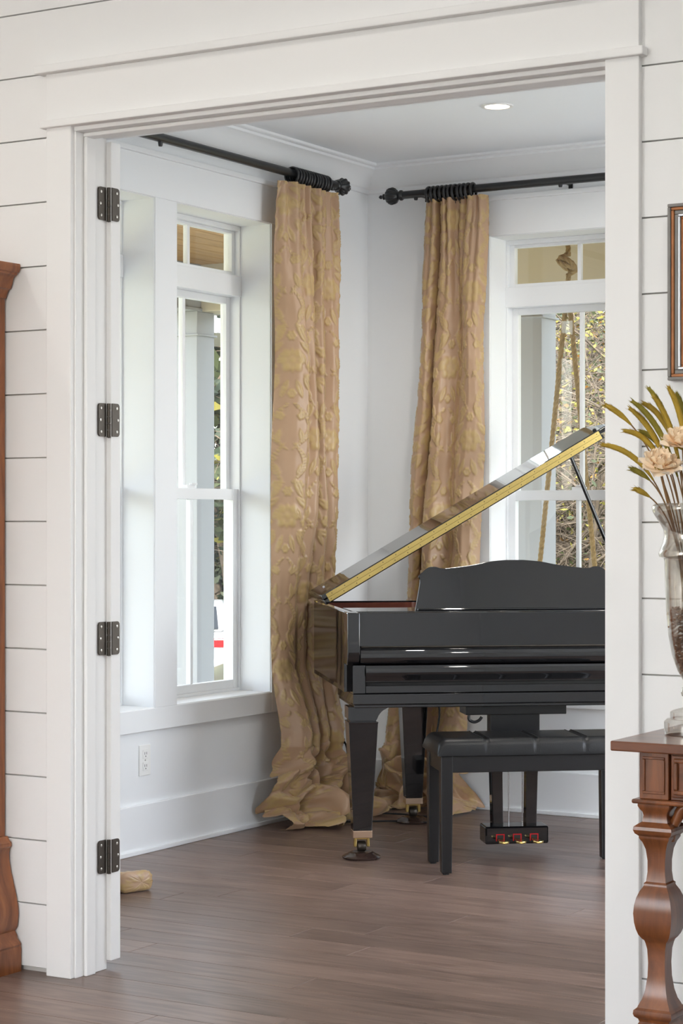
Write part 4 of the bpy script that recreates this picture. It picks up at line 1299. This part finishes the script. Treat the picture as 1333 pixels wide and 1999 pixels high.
def flower(c, rad, tilt, label, seed):
    r = random.Random(seed)
    root = tag(empty('cream_flower', (VX, VY, TZ)), label, 'flower', 'cream paper flowers in the vase')
    MB().tube(bez((r.uniform(-.015, .015), r.uniform(-.015, .015), .3), (c[0]*.5, c[1]*.5, (c[2] + .3)/2), c, 12), .003, 7).build('stem', 'stem_brown', root, smooth=60)
    T = Matrix.Translation(c) @ Matrix.Rotation(tilt[1], 4, 'Z') @ Matrix.Rotation(tilt[0], 4, 'X')
    for ring_, (cnt, el, ln, wd) in enumerate(((9, .10, 1.0, .62), (9, .38, .92, .6), (8, .7, .78, .52), (7, 1.0, .62, .42), (5, 1.3, .48, .34))):
        for k in range(cnt):
            w = 2*PI*k/cnt + ring_*.4 + r.uniform(-.12, .12); e = el + r.uniform(-.12, .12)
            nu2, nv2 = 6, 6; vs = []
            for j in range(nv2):
                t = j/(nv2-1)
                for i in range(nu2):
                    s = i/(nu2-1)*2 - 1
                    half_w = wd*rad*.6*math.sin(PI*min(1, .15 + t*.75))
                    x = ln*rad*t; yv = s*half_w
                    zc = .16*rad*t*t + .10*rad*s*s + (.06*rad*math.sin(s*5 + k)*t*t)
                    # raise by elevation
                    xx = x*math.cos(e) - zc*math.sin(e); zz = x*math.sin(e) + zc*math.cos(e)
                    vs.append((xx*math.cos(w) - yv*math.sin(w), xx*math.sin(w) + yv*math.cos(w), zz))
            fs = [(j*nu2+i, j*nu2+i+1, (j+1)*nu2+i+1, (j+1)*nu2+i) for j in range(nv2-1) for i in range(nu2-1)]
            MB().add(vs, fs).xf(T).build('petal', 'petal' if ring_ else 'petal_rim', root, smooth=80)
    MB().lathe([(.004, -.012), (.012, -.006), (.016, .002), (.010, .006)], 14).xf(T).build('calyx', 'grass_green', root, smooth=50)
flower(cp(-.082, .600, .05), .052, (R(38), R(40)), 'lower cream paper flower at the left of the vase', 3)
flower(cp(-.030, .652, .05), .052, (R(30), R(20)), 'upper cream paper flower above the middle of the vase', 4)

# ---- framed picture
FX0, FX1, FZ0, FZ1 = -1.832, -1.33, 1.636, 2.056
pf = tag(empty('framed_picture', ((FX0 + FX1)/2, YF, (FZ0 + FZ1)/2)), 'weathered grey and rust framed picture on the shiplap wall', 'picture')
def fbx(nm, mat, x0, x1, y0, y1, z0, z1, bev=.002, parent=pf):
    cx, cz = (FX0 + FX1)/2, (FZ0 + FZ1)/2
    return B(x0 - cx, x1 - cx, y0 - YF, y1 - YF, z0 - cz, z1 - cz).build(nm, mat, parent, bev=bev)
def frame_ring(nm, mat, inset, w, y0, y1):
    a0, a1, c0, c1 = FX0 + inset, FX1 - inset, FZ0 + inset, FZ1 - inset
    for b in ((a0, a1, c0, c0 + w), (a0, a1, c1 - w, c1), (a0, a0 + w, c0 + w, c1 - w), (a1 - w, a1, c0 + w, c1 - w)):
        fbx(nm, mat, b[0], b[1], y0, y1, b[2], b[3])
frame_ring('outer_frame', 'frame_grey', 0, .008, YF - .030, YF - .002)
frame_ring('rust_strip', 'frame_rust', .008, .007, YF - .026, YF - .002)
frame_ring('middle_frame', 'frame_grey', .015, .010, YF - .022, YF - .002)
frame_ring('silver_bead', 'frame_silver', .025, .006, YF - .026, YF - .002)
frame_ring('inner_rust', 'frame_rust', .031, .005, YF - .020, YF - .002)
fbx('canvas', 'picture_paint', FX0 + .036, FX1 - .036, YF - .012, YF - .002, FZ0 + .036, FZ1 - .036, 0)

# ================================================================ PORCH AND GARDEN
PXO, PYO = -7.14, 10.30       # inner faces of the porch beams
PZC, PZB = 2.85, 2.585
XO, YO = XL - WT, YB + WT     # outer faces of the house walls
struct(B(PXO - .3, 2.0, YF, PYO + .3, -.16, -.07).box(PXO - .3, XO, 0, YF, -.16, -.07).build('floor_porch', 'porch_deck'), 'painted porch floor')
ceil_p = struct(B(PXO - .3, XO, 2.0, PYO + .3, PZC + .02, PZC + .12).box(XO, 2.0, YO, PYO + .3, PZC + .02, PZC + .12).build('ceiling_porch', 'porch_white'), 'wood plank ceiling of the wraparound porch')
x = PXO
while x < XO - .01:
    B(x + .002, min(x + .138, XO) - .002, 3.0, PYO, PZC, PZC + .02).build('plank', 'porch_plank', ceil_p, bev=.003); x += .14
y = YO
while y < PYO - .01:
    B(XO, 1.5, y + .002, min(y + .138, PYO) - .002, PZC, PZC + .02).build('plank', 'porch_plank_x', ceil_p, bev=.003); y += .14
bm = struct(empty('trim_7'), 'white porch beams carried by square columns')
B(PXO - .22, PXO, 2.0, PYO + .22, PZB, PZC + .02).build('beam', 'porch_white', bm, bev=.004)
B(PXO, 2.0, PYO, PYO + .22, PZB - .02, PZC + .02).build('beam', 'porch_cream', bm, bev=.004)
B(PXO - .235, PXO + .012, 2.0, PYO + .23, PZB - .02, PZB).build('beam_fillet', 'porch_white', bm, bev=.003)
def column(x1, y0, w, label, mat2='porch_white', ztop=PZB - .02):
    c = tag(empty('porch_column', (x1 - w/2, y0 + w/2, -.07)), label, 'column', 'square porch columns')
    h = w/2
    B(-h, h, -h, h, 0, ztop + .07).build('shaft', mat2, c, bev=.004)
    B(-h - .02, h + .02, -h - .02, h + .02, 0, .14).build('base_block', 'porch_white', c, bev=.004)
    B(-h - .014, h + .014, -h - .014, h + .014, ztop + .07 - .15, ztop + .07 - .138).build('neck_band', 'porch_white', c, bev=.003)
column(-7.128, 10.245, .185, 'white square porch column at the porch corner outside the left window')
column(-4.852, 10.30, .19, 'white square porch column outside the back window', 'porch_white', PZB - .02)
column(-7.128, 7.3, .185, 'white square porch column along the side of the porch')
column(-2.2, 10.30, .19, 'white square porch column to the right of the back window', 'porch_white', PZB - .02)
# eave return beyond the corner column
ev = struct(empty('roof_eave'), 'white boxed eave beyond the porch corner')
MB().prism([(-10.4, 2.70), (-8.97, 2.74), (-8.97, 2.875), (-10.4, 2.72)], 13.1, 13.16, 'y').build('fascia', 'porch_white', ev)
B(-10.4, -8.97, 13.16, 14.2, 2.74, 2.86).build('soffit', 'porch_white', ev, bev=.01)
for yy in (13.3, 14.0):
    B(-10.3, -10.15, yy, yy + .15, -.55, 2.74).build('post', 'porch_white', ev, bev=.005)

# ---- rope swing
swing = tag(empty('rope_swing', (-4.29, 9.4, 0)), 'porch swing hanging on knotted ropes outside the back window', 'swing')
def strand(pts, r=.013, nm='rope'):
    """three twisted strands"""
    P = [Vector(p) for p in pts]
    Ls = [0]
    for a, b in zip(P, P[1:]): Ls.append(Ls[-1] + (b - a).length)
    tot = Ls[-1]; n = max(8, int(tot/.012))
    m = MB()
    samp = []
    for i in range(n+1):
        d = tot*i/n; j = max(k for k in range(len(Ls)) if Ls[k] <= d + 1e-9); j = min(j, len(P)-2)
        f = (d - Ls[j])/(Ls[j+1] - Ls[j]); samp.append((P[j].lerp(P[j+1], f), (P[j+1] - P[j]).normalized(), d))
    for s in range(3):
        pts_ = []
        for p, t, d in samp:
            a = t.cross(Vector((.3, 1, .1))).normalized(); b = t.cross(a)
            w = 2*PI*(d/.085) + s*2*PI/3
            pts_.append(p + (a*math.cos(w) + b*math.sin(w))*r*.5)
        m.tube(pts_, r*.58, 7)
    return m.build(nm, 'rope', swing, smooth=70)
strand([(0, 0, PZC - .005), (.01, 0, 2.62)])
kn_ = cat([(.01, 0, 2.63), (-.035, -.02, 2.60), (.0, -.04, 2.575), (.04, -.01, 2.56), (.03, .03, 2.545), (-.03, .02, 2.575), (-.02, -.03, 2.61), (.035, -.03, 2.585), (.045, 0, 2.55), (.01, .01, 2.53)], 6)
strand(kn_, .014, 'knot')
strand([(.01, 0, 2.53), (.005, 0, 2.40)])
strand([(.0, 0, 2.42), (-.145, .0, 1.10), (-.22, .0, .44)])
strand([(.012, 0, 2.42), (.15, 0, 1.09), (.225, 0, .40)])
for k in range(5):
    B(-.30, 1.35, -.24 + k*.10, -.15 + k*.10, .36, .385).build('seat_slat', 'porch_plank_x', swing, bev=.003)
for xx in (-.22, 1.28):
    B(xx - .02, xx + .02, -.26, .28, .32, .36).build('seat_bearer', 'porch_plank_x', swing, bev=.003)
strand([(1.07, 0, PZC - .005), (1.07, 0, 2.42)]); strand([(1.06, 0, 2.42), (.90, 0, 1.10), (.84, 0, .385)]); strand([(1.08, 0, 2.42), (1.22, 0, 1.1), (1.28, 0, .36)])

# ---- ground
def ground_z(x, y):
    hill = float(np.clip((x + 12.5)/3.5, 0, 1)); hill = hill*hill*(3 - 2*hill)
    rise = max(0, y - 13.0)
    return -.55 + hill*min(rise*.36, 8) - (1 - hill)*max(0, y - 14)*.065 + .04*math.sin(x*1.3 + y*.7)
m = MB(); vs = []; fs = []; nx, ny = 66, 60
for j in range(ny):
    for i in range(nx):
        x = -52 + i*1.0; y = -4 + j*.9
        vs.append((x, y, ground_z(x, y)))
for j in range(ny-1):
    for i in range(nx-1):
        fs.append((j*nx+i, j*nx+i+1, (j+1)*nx+i+1, (j+1)*nx+i))
struct(m.add(vs, fs).build('ground', 'terrain', smooth=80), 'leaf-littered ground rising to a wooded bank')
m = MB(); vs = []; fs = []; nx, ny = 40, 36
for j in range(ny):
    for i in range(nx):
        x = -30 + i*.9; y = -12 + j*.72
        vs.append((x, y, ground_z(x, y) + .03))
for j in range(ny-1):
    for i in range(nx-1):
        fs.append((j*nx+i, j*nx+i+1, (j+1)*nx+i+1, (j+1)*nx+i))
struct(m.add(vs, fs).build('lawn', 'lawn', smooth=80), 'pale dry lawn added around the porch to bounce light indoors')  # added over the dark ground, pale so it bounces light to the ceiling
m = MB(); vs = []; fs = []; nx, ny = 28, 10
for j in range(ny):
    for i in range(nx):
        x = -42 + i; y = 27 + j*.8
        vs.append((x, y, ground_z(x, y) + .02))
for j in range(ny-1):
    for i in range(nx-1):
        fs.append((j*nx+i, j*nx+i+1, (j+1)*nx+i+1, (j+1)*nx+i))
struct(m.add(vs, fs).build('driveway', 'asphalt', smooth=80), 'grey driveway beyond the porch')

# ---- shrubs and trees: a few builds, copied
def shrub(name, label, seed, height, stems, leaves, leaf_size, mats, spread=.5, bark='twig_bark', group='shrubs on the bank', arch=.35):
    r = random.Random(seed)
    root = tag(empty(name), label, 'shrub' if 'shrub' in name else 'tree', group)
    br = MB(); tips = []
    def grow(p, d, ln, rad, lev):
        pts = [p]; q = Vector(p); dd = Vector(d)
        n = 5 if lev < 2 else 3
        for i in range(n):
            dd = (dd + Vector((r.gauss(0, .16), r.gauss(0, .16), r.gauss(0, .10) - arch*.10*lev))).normalized()
            q = q + dd*ln/n; pts.append(tuple(q))
            if lev >= 2: tips.append(tuple(q))
        br.tube(pts, [rad*(1 - .6*i/n) for i in range(n+1)], 5 if lev < 2 else 4, cap=False)
        if lev < 3:
            for i in range(r.randint(4, 6) if lev else r.randint(6, 8)):
                k = r.randint(1, n); b = Vector(pts[k])
                nd = (dd*.5 + Vector((r.gauss(0, .75), r.gauss(0, .75), r.gauss(.12, .5)))).normalized()
                grow(tuple(b), nd, ln*r.uniform(.42, .62), rad*.52*(1 - .4*k/n), lev + 1)
    for s in range(stems):
        w = 2*PI*s/stems + r.uniform(-.3, .3)
        tilt = spread*r.uniform(.2, 1)
        grow((r.uniform(-.15, .15), r.uniform(-.15, .15), -.2), (math.cos(w)*tilt, math.sin(w)*tilt, 1), height*r.uniform(.55, .75), .035*height/3, 0)
    br.build('branches', bark, root, smooth=80)
    per = {}
    for k in range(leaves):
        c = Vector(r.choice(tips)) + Vector((r.gauss(0, .09), r.gauss(0, .09), r.gauss(0, .08)))
        m = r.choices(mats[0], mats[1])[0]
        a = Vector((r.gauss(0, 1), r.gauss(0, 1), r.gauss(0, .5))).normalized(); b = a.cross(Vector((r.gauss(0, 1), r.gauss(0, 1), r.gauss(0, 1)))).normalized()
        s = leaf_size*r.uniform(.6, 1.3)
        per.setdefault(m, MB()).add([c - a*s, c + b*s*.45, c + a*s, c - b*s*.45], [(0, 1, 2, 3)])
    for m, mb in per.items():
        tag(mb.build('foliage', m, root), kind='stuff')
    return root
YEL = (['leaf_yellow', 'leaf_green', 'leaf_orange'], [4, 5, 1])
GRN = (['leaf_green', 'leaf_dark', 'leaf_yellow'], [5, 5, 1])
protoA = shrub('leafy_shrub', 'tangled shrub with yellow-green leaves on the bank behind the porch', 1, 3.0, 7, 3400, .027, YEL, .8)
protoB = shrub('bare_shrub', 'mostly bare grey twiggy shrub on the bank behind the porch', 2, 2.6, 9, 900, .024, YEL, 1.0, arch=.8)
protoC = shrub('dark_shrub', 'dark green shrub low on the bank behind the porch', 3, 2.6, 6, 3200, .036, GRN, .8)
protoD = shrub('woodland_tree', 'dark green tree beyond the driveway', 4, 7.0, 3, 8500, .13, GRN, .35, 'tree_bark', 'trees beyond the driveway')
r = random.Random(77)
F0_ = [(-7.6, 14.6, 1), (-6.6, 14.9, 1), (-7.2, 16.0, 1), (-8.0, 16.4, 0), (-6.2, 16.4, 1), (-5.0, 15.2, 0), (-7.7, 17.6, 0), (-6.7, 18.0, 1), (-8.8, 18.2, 0), (-5.6, 17.6, 0), (-7.2, 19.6, 0), (-8.3, 19.8, 1), (-6.1, 20.0, 0),
       (-4.2, 16.6, 1), (-3.4, 15.0, 0), (-9.3, 20.0, 0), (-7.4, 21.5, 0), (-6.4, 22.0, 2), (-8.6, 21.8, 2), (-7.9, 15.3, 1), (-7.0, 17.0, 1), (-8.0, 18.6, 1), (-6.9, 20.6, 0), (-7.8, 22.8, 2), (-5.9, 23.2, 2), (-9.0, 23.4, 2), (-10.2, 21.6, 2), (-7.6, 20.8, 0), (-6.6, 19.0, 0), (-7.0, 22.6, 0), (-8.1, 21.0, 0)]
protos = [protoA, protoB, protoC]
usedp = set()
for i, (x, y, kind) in enumerate(F0_):
    p = protos[kind]
    if p in usedp:
        o = copy_tree(p)
    else:
        o = p; usedp.add(p)
    o.location = (x, y, ground_z(x, y) - .05); o.rotation_euler = (0, 0, r.uniform(0, 6.28)); s = r.uniform(.85, 1.2)
    o.scale = (s, s, s)
T_ = [(-24.5, 40.5), (-28.5, 40.0), (-26.3, 44.0), (-20.5, 42.0), (-31.5, 45.0), (-23.0, 45.5), (-17.0, 38.0), (-36.0, 41.0), (-15.5, 34.0), (-13.2, 29.5), (-18.5, 37.0), (-27.0, 37.0), (-33.0, 37.5), (-22.0, 39.0), (-11.8, 27.0), (-8.0, 27.5), (-5.5, 26.0), (-6.8, 25.0), (-3.0, 28.0)]
for i, (x, y) in enumerate(T_):
    o = protoD if i == 0 else copy_tree(protoD)
    o.location = (x, y, ground_z(x, y) - .1); o.rotation_euler = (0, 0, r.uniform(0, 6.28)); s = r.uniform(.9, 1.25); o.scale = (s, s, s)
    if x > -12:
        o['label'] = 'dark green tree at the top of the bank behind the porch'; o['group'] = 'trees above the bank'

for x, y, sc, lb in ((-25.6, 38.2, 1.8, 'tall dark green tree right behind the parked car'), (-28.2, 42.5, 1.9, 'tallest dark green tree far behind the parked car')):
    o = copy_tree(protoD); o.location = (x, y, ground_z(x, y) - .1); o.rotation_euler = (0, 0, r.uniform(0, 6.28)); o.scale = (sc, sc, sc)
    o['label'] = lb; o['group'] = 'tall trees behind the parked car'

# ---- parked car, seen past the porch column
car = tag(empty('parked_car', (-22.0, 31.24, ground_z(-22.0, 31.24) + .02), R(124)), 'white car with red tail light parked beyond the porch', 'car')
low = [(-2.25, .30), (-2.28, .55), (-2.22, .90), (-1.75, .98), (-.9, 1.0), (1.0, .96), (1.9, .86), (2.2, .70), (2.25, .32), (1.75, .26), (-1.8, .26)]
MB().prism(list(reversed(low)), -.88, .88, 'y').build('body', 'car_paint', car, bev=.07, seg=4, smooth=40)
cabp = [(-1.95, .96), (-1.35, 1.38), (-.6, 1.47), (.35, 1.44), (1.15, .97)]
MB().prism(list(reversed(cabp)), -.72, .72, 'y').build('roof', 'car_paint', car, bev=.05, seg=3, smooth=40)
for s in (-1, 1):
    MB().prism(list(reversed([(-1.55, 1.0), (-1.18, 1.33), (-.58, 1.40), (.28, 1.37), (.85, 1.0)])), s*.715 if s > 0 else -.73, .73 if s > 0 else -.715, 'y').build('side_window', 'car_glass', car)
    for xx in (-1.38, 1.38):
        wv = MB().lathe([(.2, -.10), (.30, -.11), (.33, -.08), (.33, .08), (.30, .11), (.2, .10)], 28, (xx, s*.79, .33), 'y').build('wheel', 'tyre', car, smooth=40)
        MB().lathe([(.05, -.112), (.19, -.113), (.20, 0), (.19, .113), (.05, .112)], 20, (xx, s*.79, .33), 'y').build('hubcap', 'steel', wv, smooth=40)
    B(-2.30, -2.05, s*.52, s*.86, .70, .86).build('tail_light', 'tail_red', car, bev=.03)
    B(2.08, 2.24, s*.52, s*.82, .60, .72).build('head_light', 'plastic_white', car, bev=.03)
MB().add([(-1.93, -.62, 1.0), (-1.93, .62, 1.0), (-1.40, .58, 1.37), (-1.40, -.58, 1.37)], [(0, 1, 2, 3)]).xf(Matrix.Translation((-.015, 0, .012))).build('rear_window', 'car_glass', car)
B(-2.33, -2.10, -.85, .85, .32, .50).build('bumper', 'car_paint', car, bev=.05)
B(-2.345, -2.30, -.26, .26, .58, .69).build('number_plate', 'plastic_white', car, bev=.004)
